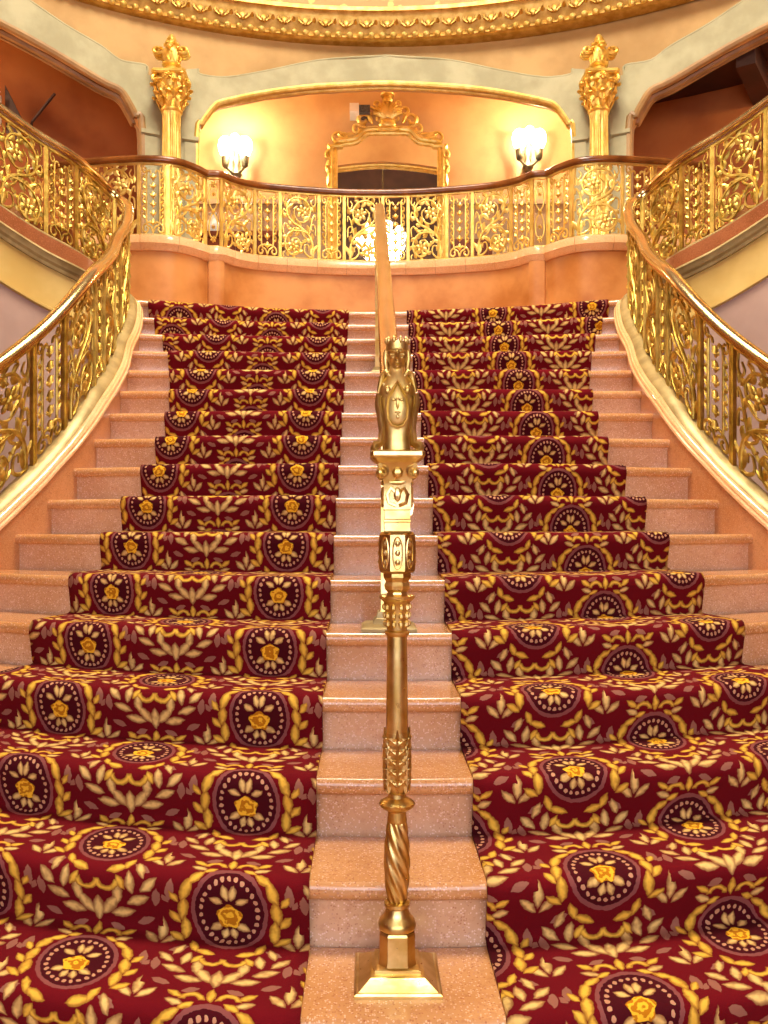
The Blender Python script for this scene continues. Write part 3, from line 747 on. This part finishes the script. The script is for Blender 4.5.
fas = struct(bpy.data.objects.new('wall_balcony', None), 'orange marble balcony front with a moulded cap'); COL.objects.link(fas)
capp = [(.055, -.002), (.075, -.012), (.080, -.03), (.080, -.075), (.070, -.085), (.062, -.105), (.040, -.125), (-.10, -.125), (-.10, -.002)]
q = np.arange(0, bal.L+0.01, bal.L/24)
for a, b in zip(q[:-1], q[1:]): obj('cap_stone', bal.sweep(capp, a+0.0012, b-0.0012, 0.03), 'marble_cap', fas, angle=35)
obj('fascia', bal.sweep([(.025, -.12), (.025, ('z', ZL-0.05)), (-.06, ('z', ZL-0.05)), (-.06, -.12)], 0, bal.L, 0.03), 'marble_fascia', fas)
for x in (-1.367, 1.367):
    obj('pilaster', bal.sweep([(.02, -.12), (.05, -.12), (.05, ('z', ZL)), (.02, ('z', ZL))], sx_(x)-0.065, sx_(x)+0.065, 0.02), 'marble_fascia', fas)

# ------------------------------------------------------------------ centre handrail
root = thing('stair_handrail', 'brass handrail climbing the marble strip between the two carpets', 'handrail', (0, 0, 0))
RH = 0.93; A = (0.0, 1.93, EYE-0.012); 
def rail_z(y): return (y/T-5.1)*RZ+RH
prof = [(-.030, -.022), (-.034, 0), (-.028, .018), (-.012, .028), (.012, .028), (.028, .018), (.034, 0), (.030, -.022), (.014, -.028), (-.014, -.028)]
ys = list(np.linspace(2.0, 5.55, 60)); mb = MB()
rows = [[(lx, y, rail_z(y)+lz) for lx, lz in prof] for y in ys]
for k in range(1, 8):           # the end curls over and down
    a = PI/2*k/7; y = 5.55+0.10*math.sin(a); z = rail_z(5.55)+0.055*math.sin(a)-0.10*(1-math.cos(a))
    rows.append([(lx, y+lz*math.sin(a)*0.8, z+lz*math.cos(a)) for lx, lz in prof])
b = mb.grid(rows, False, True); mb.caps(b, len(rows), len(prof)); obj('rail', mb, 'brass_rail', root)
for y, n in ((3.05, 5), (5.50, 13)):
    zb = n*RZ; mb = MB()
    mb.square([(.030, .06), (.027, .075), (.027, rail_z(y)-zb-0.055), (.034, rail_z(y)-zb-0.05), (.034, rail_z(y)-zb-0.02)], (0, y, zb)); obj('rail_post', mb, 'brass', root)
    mb = MB(); mb.square([(.095, 0.001), (.095, .012), (.080, .022), (.055, .026), (.05, .04), (.042, .045), (.038, .065)], (0, y, zb)); obj('base_plate', mb, 'patina', root)

# ------------------------------------------------------------------ newel with crowned bust
NX, NYY, NZ = -0.007, 1.95, RZ
nw = thing('newel_post', 'tall ornate brass newel topped by a crowned bust at the foot of the centre rail', 'newel', (NX, NYY, NZ))
def npart(name, mb, mat='brass', label=None, angle=40): return obj(name, mb, mat, nw, True, angle, label)
Z = lambda z: z-NZ
mb = MB(); mb.square([(.095, 0.0), (.095, .007), (.090, .010), (.086, .010), (.062, .026), (.056, .029), (.050, .030), (.050, .038), (.044, .040)]); npart('base_plate', mb, angle=20)
mb = MB(); mb.square([(.043, .060), (.040, .075), (.038, .085), (.038, .135), (.036, .14)], (0,0,0), 0.45); npart('plinth', mb, angle=20)
mb = MB(); mb.lathe([(.030, .138), (.040, .142), (.042, .150), (.038, .160), (.030, .168), (.026, .178), (.024, .186), (.028, .190), (.028, .197), (.022, .2)], 24); npart('torus_moulding', mb)
rows = []; mb = MB(); SEG = 48
for i in range(40):
    u = i/39; z = .197+u*(.372-.197); r = .019+.0075*math.sin(PI*u)**0.8
    rows.append([((r*(1+0.10*math.cos(8*(2*PI*k/SEG+u*3.4))))*math.cos(2*PI*k/SEG), (r*(1+0.10*math.cos(8*(2*PI*k/SEG+u*3.4))))*math.sin(2*PI*k/SEG), z) for k in range(SEG)])
b = mb.grid(rows, False, True); mb.caps(b, 40, SEG); npart('twisted_shaft', mb, label='spirally fluted brass shaft', angle=80)
mb = MB(); mb.lathe([(.019, .368), (.022, .374), (.020, .385), (.020, .394), (.030, .400), (.037, .406), (.038, .412), (.030, .418), (.020, .424), (.019, .432), (.024, .436)], 32, mod=lambda a, z: 1+(0.04*math.cos(16*a) if .398 < z < .415 else 0)); npart('collar', mb)
mb = MB(); mb.lathe([(.020, .434), (.026, .445), (.028, .47), (.027, .52), (.025, .565)], 20)
for k in range(8):
    a0 = 2*PI*k/8; base = .437
    tip = .575 if k % 2 == 0 else .54
    loc = MB(); loc.leaf((0, 0, 0), PI/2, tip-base, .024, .006)
    for v in range(5):
        for sd in (-1, 1): loc.leaf((0, .015+v*.022, .002), PI/2-sd*0.75, .026, .013, .004, -sd*0.5)
    mb.add(loc, lambda p: ((.0265+p[2]*0.8-abs(p[0])*0.2)*math.cos(a0)-p[0]*math.sin(a0), (.0265+p[2]*0.8-abs(p[0])*0.2)*math.sin(a0)+p[0]*math.cos(a0), base+p[1]))
npart('acanthus_cup', mb, label='brass cup wrapped in acanthus leaves')
mb = MB(); mb.lathe([(.0235, .555), (.0235, .60), (.0225, .70), (.0215, .772), (.026, .776), (.027, .782), (.022, .786)], 28); npart('shaft', mb)
mb = MB(); mb.lathe([(.022, .784), (.023, .80), (.025, .825), (.029, .846), (.033, .850), (.038, .854), (.039, .860), (.032, .863)], 24)
for k in range(10):
    a = 2*PI*k/10
    for v in range(3): mb.ell((.0245*math.cos(a)*(1+v*.05), .0245*math.sin(a)*(1+v*.05), .80+v*.018), (.006, .006, .008), 6, 4)
npart('lower_capital', mb)
mb = MB(); mb.lathe([(.024, .862), (.022, .868), (.028, .874), (.030, .882), (.026, .890), (.028, .894), (.032, .900), (.032, .908), (.028, .914)], 8, rot=PI/8); npart('neck_moulding', mb, angle=25)
mb = MB(); mb.lathe([(.036, .910), (.041, .914), (.041, .992), (.036, .998)], 8, rot=PI/8)
for k in range(8):
    a = 2*PI*k/8
    loc = MB()
    loc.tube([(0.010*math.cos(q), .0 + .034*math.sin(q), 0) for q in np.linspace(0, 2*PI, 17)], .002, 5)
    for v in (-.02, 0, .02): loc.ell((0, v, 0), (.007, .008, .004), 6, 4)
    mb.add(loc, lambda p: ((.0378+p[2])*math.cos(a)-p[0]*math.sin(a), (.0378+p[2])*math.sin(a)+p[0]*math.cos(a), .953+p[1]))
npart('octagonal_block', mb, label='eight-sided brass block with oval cartouches', angle=25)
mb = MB(); mb.square([(.030, .996), (.027, 1.0), (.027, 1.018), (.0285, 1.020), (.0285, 1.024), (.027, 1.026), (.027, 1.044), (.030, 1.046), (.030, 1.05)]); npart('rail_block', mb, angle=20)
mb = MB(); mb.square([(.029, 1.046), (.029, 1.10), (.030, 1.104), (.033, 1.115), (.040, 1.145), (.044, 1.15)])
for k in range(4):
    R4 = Matrix.Rotation(k*PI/2, 3, 'Z'); loc = MB()
    for sx in (-1, 1):
        loc.tube([(sx*x, -.037, z) for x, z in spiral(.034, 1.126, .015, .003, 60, 560, 18)], [.005]*17+[.003], 6)
        loc.tube([(sx*x, -.0305, z) for x, z in ((.003, 1.054), (.018, 1.060), (.022, 1.078), (.014, 1.092), (.006, 1.084))], .0042, 5)
    loc.ell((0, -.032, 1.078), (.008, .004, .016), 6, 5); loc.ell((0, -.036, 1.125), (.012, .006, .014), 6, 5); loc.ell((0, -.032, 1.104), (.02, .004, .006), 6, 4)
    mb.add(loc, lambda p: tuple(R4 @ Vector(p)))
npart('upper_capital', mb, label='brass capital with ionic volutes')
mb = MB(); mb.square([(.044, 1.146), (.050, 1.152), (.056, 1.156), (.058, 1.160), (.058, 1.168), (.050, 1.172)], (0,0,0), 0.12); npart('abacus', mb, angle=20)
# torso of the bust: a waisted herm with scroll legs, a shield mask and draped shoulders
rows = []; mb = MB()
for z, rx, ry in ((1.168,.030,.026),(1.185,.028,.024),(1.205,.027,.023),(1.225,.030,.026),(1.25,.036,.030),(1.275,.040,.032),(1.295,.041,.032),(1.31,.038,.030),(1.325,.031,.026),(1.338,.024,.020),(1.348,.017,.016),(1.36,.0145,.0145),(1.375,.014,.0145),(1.385,.016,.016)):
    rows.append([(rx*math.copysign(abs(math.cos(a))**0.85, math.cos(a)), ry*math.copysign(abs(math.sin(a))**0.85, math.sin(a)), z) for a in np.linspace(0, 2*PI, 25)[:-1]])
b = mb.grid(rows, False, True); mb.caps(b, len(rows), 24); bust = npart('bust', mb, 'brass_bust', label='crowned brass bust with a shield on its chest', angle=60)
def bpart(name, mb, mat='brass_bust', angle=60): return obj(name, mb, mat, bust, True, angle)
mb = MB()
for sx in (-1, 1):
    for sy in (-1, 1):
        mb.tube([(sx*x, sy*.024, z) for x, z in ((.044, 1.172), (.050, 1.178), (.046, 1.186), (.036, 1.19), (.033, 1.22), (.037, 1.25), (.042, 1.275), (.040, 1.292), (.034, 1.288))], [.008, .009, .009, .008, .0075, .0075, .0075, .007, .005], 6)
bpart('scroll_leg', mb)
mb = MB(); yf = -.036     # shield mask
outl = [(0, 1.222), (.012, 1.226), (.021, 1.24), (.023, 1.262), (.020, 1.285), (.010, 1.30), (0, 1.318), (-.010, 1.30), (-.020, 1.285), (-.023, 1.262), (-.021, 1.24), (-.012, 1.226)]
b = mb.grid([[(x, yf+.012, z) for x, z in outl], [(x, yf+.002, z) for x, z in outl], [(x*.8, yf-.004, 1.265+(z-1.265)*.8) for x, z in outl]], False, True); mb.caps(b, 3, len(outl))
mb.ell((0, yf-.004, 1.272), (.004, .007, .014), 6, 5)
for sx in (-1, 1): mb.ell((sx*.0085, yf-.004, 1.279), (.006, .003, .0035), 6, 4); mb.ell((sx*.021, yf+.002, 1.30), (.007, .005, .009), 6, 4)
mb.ell((0, yf-.004, 1.252), (.007, .004, .0028), 6, 4); mb.ell((0, yf-.004, 1.243), (.004, .003, .006), 6, 4)
mb.tube([(x*1.06, yf, 1.265+(z-1.265)*1.04) for x, z in outl+outl[:1]], .0032, 5)
bpart('shield_mask', mb)
mb = MB()
for sx in (-1, 1):
    mb.tube([(sx*x, -.020+abs(x)*.4, z) for x, z in ((.002, 1.318), (.014, 1.332), (.024, 1.343), (.030, 1.338), (.035, 1.322), (.040, 1.300))], [.004, .006, .007, .007, .006, .004], 6)
    mb.tube([(sx*x, -.026+abs(x)*.3, z) for x, z in ((.028, 1.318), (.026, 1.30), (.030, 1.28))], .004, 5)
bpart('collar_drape', mb)
# head
rows = []; mb = MB(); hc = Vector((0, -.004, 1.378))
def g(x, y, cx, cy, sx, sy): return math.exp(-((x-cx)/sx)**2-((y-cy)/sy)**2)
for i in range(57):
    v = i/56; ph = -PI/2+PI*(0.03+0.94*v); row = []
    for k in range(96):
        a = 2*PI*k/96; x = math.cos(ph)*math.sin(a); y = -math.cos(ph)*math.cos(a); z = math.sin(ph)
        rx, ry, rz = .0225, .0235, .0345
        if z < 0: rx *= 1+0.30*z; 
        px, py, pz = rx*x, ry*y, rz*z
        if y < 0:
            fx, fz = px, pz; d = 0
            d += .0072*g(fx, fz, 0, -.003, .0030, .0075)+.0045*g(fx, fz, 0, -.0085, .0042, .0032)
            for e in (-1, 1):
                d += .0030*g(fx, fz, e*.0088, .0062, .0065, .0022)-.0058*g(fx, fz, e*.0088, .0008, .0046, .0034)
                d += .0042*g(fx, fz, e*.0088, .0004, .0030, .0019)+.0020*g(fx, fz, e*.012, -.008, .005, .005)
                d -= .0022*g(fx, fz, e*.0095, -.0150, .0035, .0060)
            d += .0036*g(fx, fz, 0, -.0142, .0062, .0018)+.0036*g(fx, fz, 0, -.0188, .0052, .0018)-.0040*g(fx, fz, 0, -.0165, .0062, .0009)
            d -= .0022*g(fx, fz, 0, -.0216, .006, .0014); d += .0045*g(fx, fz, 0, -.0270, .0065, .0040)
            py -= d*1.35
        row.append((hc.x+px, hc.y+py, hc.z+pz))
    rows.append(row)
b = mb.grid(rows, False, True); mb.caps(b, 57, 96)
bpart('head', mb, angle=80)
mb = MB()
mb.lathe([(.0225, 1.388), (.0242, 1.392), (.0235, 1.397), (.0242, 1.408), (.0215, 1.408), (.0195, 1.39)], 24, (0, -.002, 0))
for k in range(10):
    a = 2*PI*k/10
    mb.ell((.0228*math.cos(a), -.002+.0228*math.sin(a), 1.410), (.0048, .0048, .008), 6, 4)
bpart('crown', mb)
mb = MB()
for sx in (-1, 1):
    mb.tube([(sx*.0225, .004, 1.395), (sx*.0245, .004, 1.385), (sx*.0235, .004, 1.37), (sx*.0235, .006, 1.355), (sx*.020, .008, 1.338)], [.004, .006, .006, .0055, .003], 6)
mb.ell((0, .010, 1.376), (.022, .018, .033), 10, 6)
bpart('hair', mb)

for part in nw.children:
    if part.name.startswith('base_plate'): continue
    for o_ in [part]+list(part.children):
        for v_ in o_.data.vertices: v_.co = (v_.co.x*1.034, v_.co.y*1.034, (v_.co.z+NZ-EYE)*1.034+EYE-NZ)

# ------------------------------------------------------------------ gilded columns
def column(x, y, label):
    root = thing('column', label, 'column', (x, y, ZG), 'gilded columns on the balcony')
    mb = MB(); mb.square([(.13, 0), (.13, .05), (.12, .06)]); mb2 = MB()
    obj('plinth', mb, 'gilt_plaster', root, True, 25)
    mb = MB(); mb.lathe([(.115, .06), (.125, .075), (.115, .095), (.10, .105), (.108, .12), (.095, .135)], 24); obj('base_ring', mb, 'gilt_plaster', root)
    mb = MB(); SEG = 96; rows = []
    for z, r in ((.13, .093), (.15, .089), (.8, .088), (1.35, .084), (1.47, .083), (1.50, .088)):
        k = 0.17 if .14 < z < 1.46 else 0.0
        rows.append([(r*(1-k*abs(math.sin(7*2*PI*j/SEG)))*math.cos(2*PI*j/SEG), r*(1-k*abs(math.sin(7*2*PI*j/SEG)))*math.sin(2*PI*j/SEG), z) for j in range(SEG)])
    b = mb.grid(rows, False, True); mb.caps(b, len(rows), SEG); obj('fluted_shaft', mb, 'gilt_pale', root, True, 60)
    mb = MB(); mb.lathe([(.084, 1.49), (.096, 1.50), (.098, 1.515), (.088, 1.525), (.090, 1.60), (.10, 1.70), (.118, 1.79), (.12, 1.80)], 20)
    for tier, (z0, L, n, rot) in enumerate(((1.525, .11, 8, 0), (1.60, .13, 8, PI/8), (1.69, .11, 4, PI/4))):
        for k in range(n):
            a = 2*PI*k/n+rot; loc = MB(); loc.leaf((0, 0, 0), PI/2, L, .062, .014)
            loc.ell((0, L, .018), (.028, .016, .018), 6, 4)
            for sd in (-1, 1): loc.leaf((0, L*.3, .004), PI/2-sd*0.6, L*.5, .028, .01, -sd*.4)
            mb.add(loc, lambda p: ((.092+tier*.008+p[2]+p[1]*.22)*math.cos(a)-p[0]*math.sin(a), (.092+tier*.008+p[2]+p[1]*.22)*math.sin(a)+p[0]*math.cos(a), z0+p[1]))
    for k in range(4):
        a = PI/4+k*PI/2; ca, sa = math.cos(a), math.sin(a)
        pts = [((.135+q[0])*ca, (.135+q[0])*sa, 1.765+q[1]) for q in spiral(0, 0, .036, .006, -120, 330, 16)]
        mb.tube(pts, .012, 6)
    for k in range(4): mb.add(rosette((0, 0), .034), lambda p, k=k: tuple(Matrix.Rotation(k*PI/2, 3, 'Z') @ Vector((p[0], -.125-p[2], 1.775+p[1]))))
    mb.v = [(x_*(1+.2*min(1, max(0, (z_-1.5)/.15))), y_*(1+.2*min(1, max(0, (z_-1.5)/.15))), z_) for x_, y_, z_ in mb.v]
    obj('capital', mb, 'gilt_plaster', root, label='gilded acanthus capital')
    mb = MB(); n = 8; rows = []
    for z, s in ((1.80, .92), (1.815, 1.0), (1.838, 1.0), (1.845, .9)):
        row = []
        for k in range(4):
            a = PI/4+k*PI/2
            for da, r in ((-.09, .200), (.09, .200), (PI/8+.1, .156), (PI/4, .149), (PI/2-PI/8-.1, .156)): row.append((s*r*math.cos(a+da), s*r*math.sin(a+da), z))
        rows.append(row)
    b = mb.grid(rows, False, True); mb.caps(b, 4, 20); obj('abacus', mb, 'gilt_plaster', root, True, 30)
    fin = MB(); fin.lathe([(.075, 1.842), (.07, 1.87), (.05, 1.895), (.045, 1.91), (.062, 1.925), (.066, 1.94), (.05, 1.955), (.058, 1.99), (.062, 2.03), (.052, 2.07), (.040, 2.10), (.05, 2.115), (.046, 2.135), (.03, 2.15), (.034, 2.17), (.024, 2.195), (.012, 2.215), (.002, 2.22)], 16)
    for k in range(8):
        a = 2*PI*k/8; loc = MB(); loc.leaf((0, 0, 0), PI/2, .11, .05, .012); loc.ell((0, .1, .016), (.02, .014, .014), 6, 4)
        fin.add(loc, lambda p: ((.052+p[2]+p[1]*.18)*math.cos(a)-p[0]*math.sin(a), (.052+p[2]+p[1]*.18)*math.sin(a)+p[0]*math.cos(a), 1.95+p[1]))
    for sx in (-1, 1):
        for sy in (-1, 0, 1):
            pts = [(sx*(.068+q[0]), sy*.035-.01, 2.045+q[1]) for q in spiral(.018, 0, .036, .008, -150, 300, 14)]
            fin.tube(pts, [.014]*13+[.008], 6)
    fin.ell((0, -.058, 2.03), (.022, .02, .032), 8, 6); fin.ell((0, -.05, 2.085), (.026, .02, .018), 8, 5)
    for k in range(6):
        a = 2*PI*k/6; fin.ell((.04*math.cos(a), .04*math.sin(a), 2.125), (.017, .017, .02), 6, 4)
    fin.v = [(x_*1.32, y_*1.32, z_) for x_, y_, z_ in fin.v]
    obj('urn_finial', fin, 'gilt_plaster', root, label='gilded urn finial with scrolled handles')
column(-1.86, 7.92, 'gilded fluted column with acanthus capital and urn, left of the central arch')
column(2.03, 7.92, 'gilded fluted column with acanthus capital and urn, right of the central arch')

# ------------------------------------------------------------------ mirror on the gallery wall
MX = 0.14; mir = thing('wall_mirror', 'large gilt rococo mirror with a carved shell crest on the gallery wall', 'mirror', (MX, YB-0.05, 3.85))
half = [(.55, 0.0), (.55, .7), (.55, 1.36), (.545, 1.40), (.50, 1.425), (.42, 1.435), (.34, 1.45), (.28, 1.49), (.235, 1.535), (.19, 1.55), (0, 1.552)]
outl = half+[(-x, z) for x, z in half[-2::-1]]
mb = MB(); n = len(outl); mb.v = [(x, -.03, z) for x, z in outl]+[(x, -.015, z) for x, z in outl]
mb.f = [tuple(range(n)), tuple(range(2*n-1, n-1, -1))]+[(i, (i+1) % n, n+(i+1) % n, n+i) for i in range(n)]
obj('glass', mb, 'mirror_glass', mir, False)
def frame(off, rad, y):
    c = catmull(outl, 3); P = []
    for i, (x, z) in enumerate(c):
        t_ = c[min(i+1, len(c)-1)]-c[max(i-1, 0)]; t_ /= np.linalg.norm(t_)+1e-9
        P.append((x+t_[1]*off, y, z-t_[0]*off))
    m = MB(); m.tube(P, rad, 8); return m
mb = frame(.015, .022, -.04); mb.add(frame(.055, .03, -.045)); mb.add(frame(.09, .016, -.03)); mb.box(-.65, .65, -.06, -.005, -.09, .0)
obj('frame', mb, 'gilt_pale', mir)
mb = MB()                     # shell crest
for k in range(9):
    a = PI*(0.10+0.80*k/8); mb.tube([(0.035*math.cos(a), -.06, 1.70+.03*math.sin(a)), (.10*math.cos(a), -.085, 1.72+.12*math.sin(a)), (.16*math.cos(a), -.07, 1.72+.17*math.sin(a))], [.012, .026, .020], 6)
mb.ell((0, -.06, 1.66), (.10, .04, .06), 10, 6); mb.ell((0, -.07, 1.60), (.14, .03, .035), 10, 5)
mb.lathe([(.0, -.01), (.05, 0), (.06, .03), (.04, .06), (.075, .075), (.08, .09), (.03, .11), (.015, .12)], 12, (0, -.06, 1.885))
for sx in (-1, 1):
    for (cx, cz, r, a0, a1, rd) in ((.19, 1.79, .06, 200, -160, .018), (.26, 1.70, .075, 180, -200, .018), (.33, 1.60, .06, 150, -220, .018), (.12, 1.87, .045, 230, -120, .014), (.55, 1.50, .10, 200, -60, .016), (.47, 1.52, .05, 0, 330, .014), (.63, 1.32, .055, 120, -220, .018), (.645, 1.18, .045, 240, -90, .016), (.10, 1.72, .05, 60, 420, .013)):
        mb.tube([(sx*(cx+q[0]), -.06, cz+q[1]) for q in spiral(0, 0, r, r*.25, a0, a1, 16)], [rd]*15+[rd*.6], 6)
    for (x, z, a, L) in ((.22, 1.62, 20, .12), (.36, 1.55, -10, .12), (.45, 1.50, 20, .12), (.60, 1.42, -60, .12), (.63, 1.28, -80, .12), (.64, 1.12, -95, .14), (.16, 1.66, 60, .14), (.30, 1.66, 70, .10), (.62, 1.10, 60, .12), (.60, 1.36, 50, .10)):
        loc = MB(); loc.leaf((x, z), math.radians(a), L, .055, .018, .5); mb.add(loc, lambda p: (sx*p[0], -.06-p[2], p[1]))
obj('crest', mb, 'gilt_pale', mir, label='carved gilt shell crest with scrolls')

shade_trim = struct_empty('trim_5', 'added taupe panelling whose colour stands in for shade on the lower gallery wall')
simple('taupe', srgb(150, 126, 96), srgb(170, 146, 114), 3, 0.6)  # greyish tone paints in the lower wall's shade; the panelling is added
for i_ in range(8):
    x0 = -2.4+i_*0.62; mb = MB(); mb.box(x0+.004, x0+.616, YB-0.03, YB-0.002, ZG, 4.66); mb.box(x0+.07, x0+.55, YB-0.045, YB-0.028, ZG+.2, 4.55); obj('painted_shade_panel', mb, 'taupe', shade_trim, False)
mb = MB(); mb.box(-2.4, 2.56, YB-0.06, YB-0.002, 4.66, 4.71); obj('painted_shade_cap', mb, 'taupe', shade_trim, False)

# white box beside the crest
bx_ = thing('wall_speaker', 'small white and grey box on the wall left of the mirror crest', 'speaker', (-.20, YB, 5.64))
mb = MB(); mb.box(-.07, .03, -.22, 0, -.045, .045); obj('housing', mb, 'white_box', bx_, False)
mb = MB(); mb.box(.03, .15, -.19, 0, -.04, .04); obj('grille', mb, 'black_grille', bx_, False)

# ------------------------------------------------------------------ wall sconces
def sconce(x, z, label):
    root = thing('wall_sconce', label, 'wall lamp', (x, YB, z), 'lit sconces on the gallery wall')
    mb = MB(); mb.lathe([(.02, -.20), (.05, -.17), (.065, -.14), (.045, -.10), (.03, -.05), (.045, .0), (.03, .05), (.02, .22), (.03, .24), (.006, .27)], 12, (0, -.05, 0)); obj('back_plate', mb, 'dark_metal', root)
    for sx in (-1, 1):
        mb = MB(); mb.tube([(0, -.06, -.12), (sx*.05, -.10, -.13), (sx*.10, -.13, -.09), (sx*.105, -.13, -.05)], .014, 6)
        mb.lathe([(.015, -.10), (.035, -.08), (.042, -.04), (.045, .02), (.035, .03)], 12, (sx*.105, -.13, 0)); ar = obj('arm', mb, 'dark_metal', root)
        mb = MB(); mb.lathe([(.03, .025), (.055, .05), (.075, .10), (.08, .15), (.07, .20), (.045, .23), (.02, .24)], 16, (sx*.105, -.13, 0)); obj('glass_shade', mb, 'lamp_glass', root)
    mb = MB(); mb.lathe([(.03, .10), (.05, .13), (.06, .18), (.05, .24), (.02, .27)], 14, (0, -.14, 0)); obj('glass_shade', mb, 'lamp_glass', root)
    point_light('sconce_light', (x, YB-0.26, z+0.14), P_SCONCE, (1.0, 0.86, 0.60), 0.09)
sconce(-1.513, 5.12, 'lit dark metal sconce glowing on the gallery wall left of the mirror')
sconce(1.677, 5.20, 'lit dark metal sconce glowing on the gallery wall right of the mirror')

# ------------------------------------------------------------------ chandelier, seen in the mirror
chn = thing('chandelier', 'lit brass chandelier hanging under the dome and reflected in the mirror', 'chandelier', CH)
mb = MB(); mb.tube([(0, 0, .45), (0, 0, 4.55)], .018, 6); obj('chain', mb, 'brass_rail', chn)
mb = MB(); mb.lathe([(.005, -.35), (.05, -.30), (.03, -.24), (.09, -.15), (.05, -.05), (.03, .1), (.07, .2), (.04, .32), (.02, .46)], 14); obj('stem', mb, 'brass', chn)
for k in range(10):
    a = 2*PI*k/10; r = .42 if k % 2 else .30; zz = -.02 if k % 2 else .16
    mb = MB(); mb.tube([(.03*math.cos(a), .03*math.sin(a), -.1), (.5*r*math.cos(a), .5*r*math.sin(a), -.2+zz*.5), (r*math.cos(a), r*math.sin(a), zz-.06)], .012, 6); ar = obj('arm', mb, 'brass', chn)
    mb = MB(); mb.lathe([(.02, -.05), (.05, -.02), (.075, .05), (.07, .11), (.04, .15), (.01, .16)], 12, (r*math.cos(a), r*math.sin(a), zz)); obj('globe', mb, 'lamp_glass', ar)

# ------------------------------------------------------------------ furniture on the gallery
sb = thing('sideboard', 'low red-brown wooden sideboard on the gallery behind the left of the balcony', 'sideboard', (-1.40, 9.15, ZG-0.03))
mb = MB(); mb.box(-.40, .40, -.22, .22, .10, .74); obj('body', mb, 'wood_red', sb, False)
mb = MB(); mb.box(-.43, .43, -.25, .24, .74, .79); obj('top', mb, 'wood_red', sb, False)
for sx in (-1, 1):
    mb = MB(); mb.box(sx*.20-.17, sx*.20+.17, -.24, -.221, .15, .69); d_ = obj('door', mb, 'wood_red', sb, False)
    mb = MB(); mb.ell((sx*.05, -.255, .42), (.014, .014, .014)); obj('knob', mb, 'brass', d_)
    for sy in (-1, 1):
        mb = MB(); mb.square([(.022, 0), (.03, .10)], (sx*.37, sy*.19, 0)); obj('leg', mb, 'wood_red', sb)
vs_ = thing('vase', 'small white porcelain vase standing on the red-brown sideboard', 'vase', (-1.70, 9.12, ZG+0.76))
mb = MB(); mb.lathe([(.035, 0), (.05, .02), (.075, .09), (.07, .15), (.035, .20), (.03, .23), (.045, .25)], 16); obj('body', mb, 'porcelain', vs_)
mb = MB(); mb.lathe([(.046, .248), (.048, .256), (.03, .258)], 16); obj('rim', mb, 'porcelain', vs_)
ch = thing('chair', 'red-brown wooden chair on the gallery behind the right of the balcony', 'chair', (1.02, 9.0, ZG-0.03))
mb = MB(); mb.box(-.23, .23, -.22, .22, .42, .48); obj('seat', mb, 'wood_red', ch, False)
mb = MB(); mb.box(-.22, .22, .19, .22, .62, .80); mb.box(-.03, .03, .19, .22, .48, .62); obj('backrest', mb, 'wood_red', ch, False)
for sx in (-1, 1):
    for sy in (-1, 1):
        mb = MB(); mb.box(sx*.2-.02, sx*.2+.02, sy*.2-.02, sy*.2+.02, 0, .42 if sy < 0 else .80); obj('leg', mb, 'wood_red', ch, False)

# ------------------------------------------------------------------ candle bracket in the left gallery
px_, py_, pz_ = cylp(-32.7, 6.40, 5.08)
cb = thing('candle_sconce', 'dark bracket with a white candle on the red-brown wall of the left gallery', 'candle sconce', (px_, py_, pz_))
mb = MB(); mb.tube([(0.0, .10, -.15), (.06, 0, -.05), (.30, -.05, .20)], .014, 6); obj('arm', mb, 'ceiling_dark', cb)
mb = MB(); b = mb.grid([[(-.16, -.10, .26), (.03, -.10, -.12), (.0, -.10, -.30), (-.15, -.10, -.20)], [(-.16, -.08, .26), (.03, -.08, -.12), (.0, -.08, -.30), (-.15, -.08, -.20)]], False, True); mb.caps(b, 2, 4); obj('shade_panel', mb, 'ceiling_dark', cb)
mb = MB(); mb.lathe([(.035, -.15), (.03, .0), (.035, .12), (.028, .125)], 12, (-.20, -.16, 0)); cd = obj('candle', mb, 'wax', cb)
mb = MB(); mb.lathe([(.004, .13), (.018, .16), (.012, .20), (.002, .23)], 8, (-.20, -.16, 0)); obj('flame', mb, 'flame', cd)
for sg in (-1, 1):
    p = cylp(sg*46, 6.05, 5.15); point_light('side_gallery_light', p, P_SIDE, (1.0, 0.70, 0.42), 0.15)
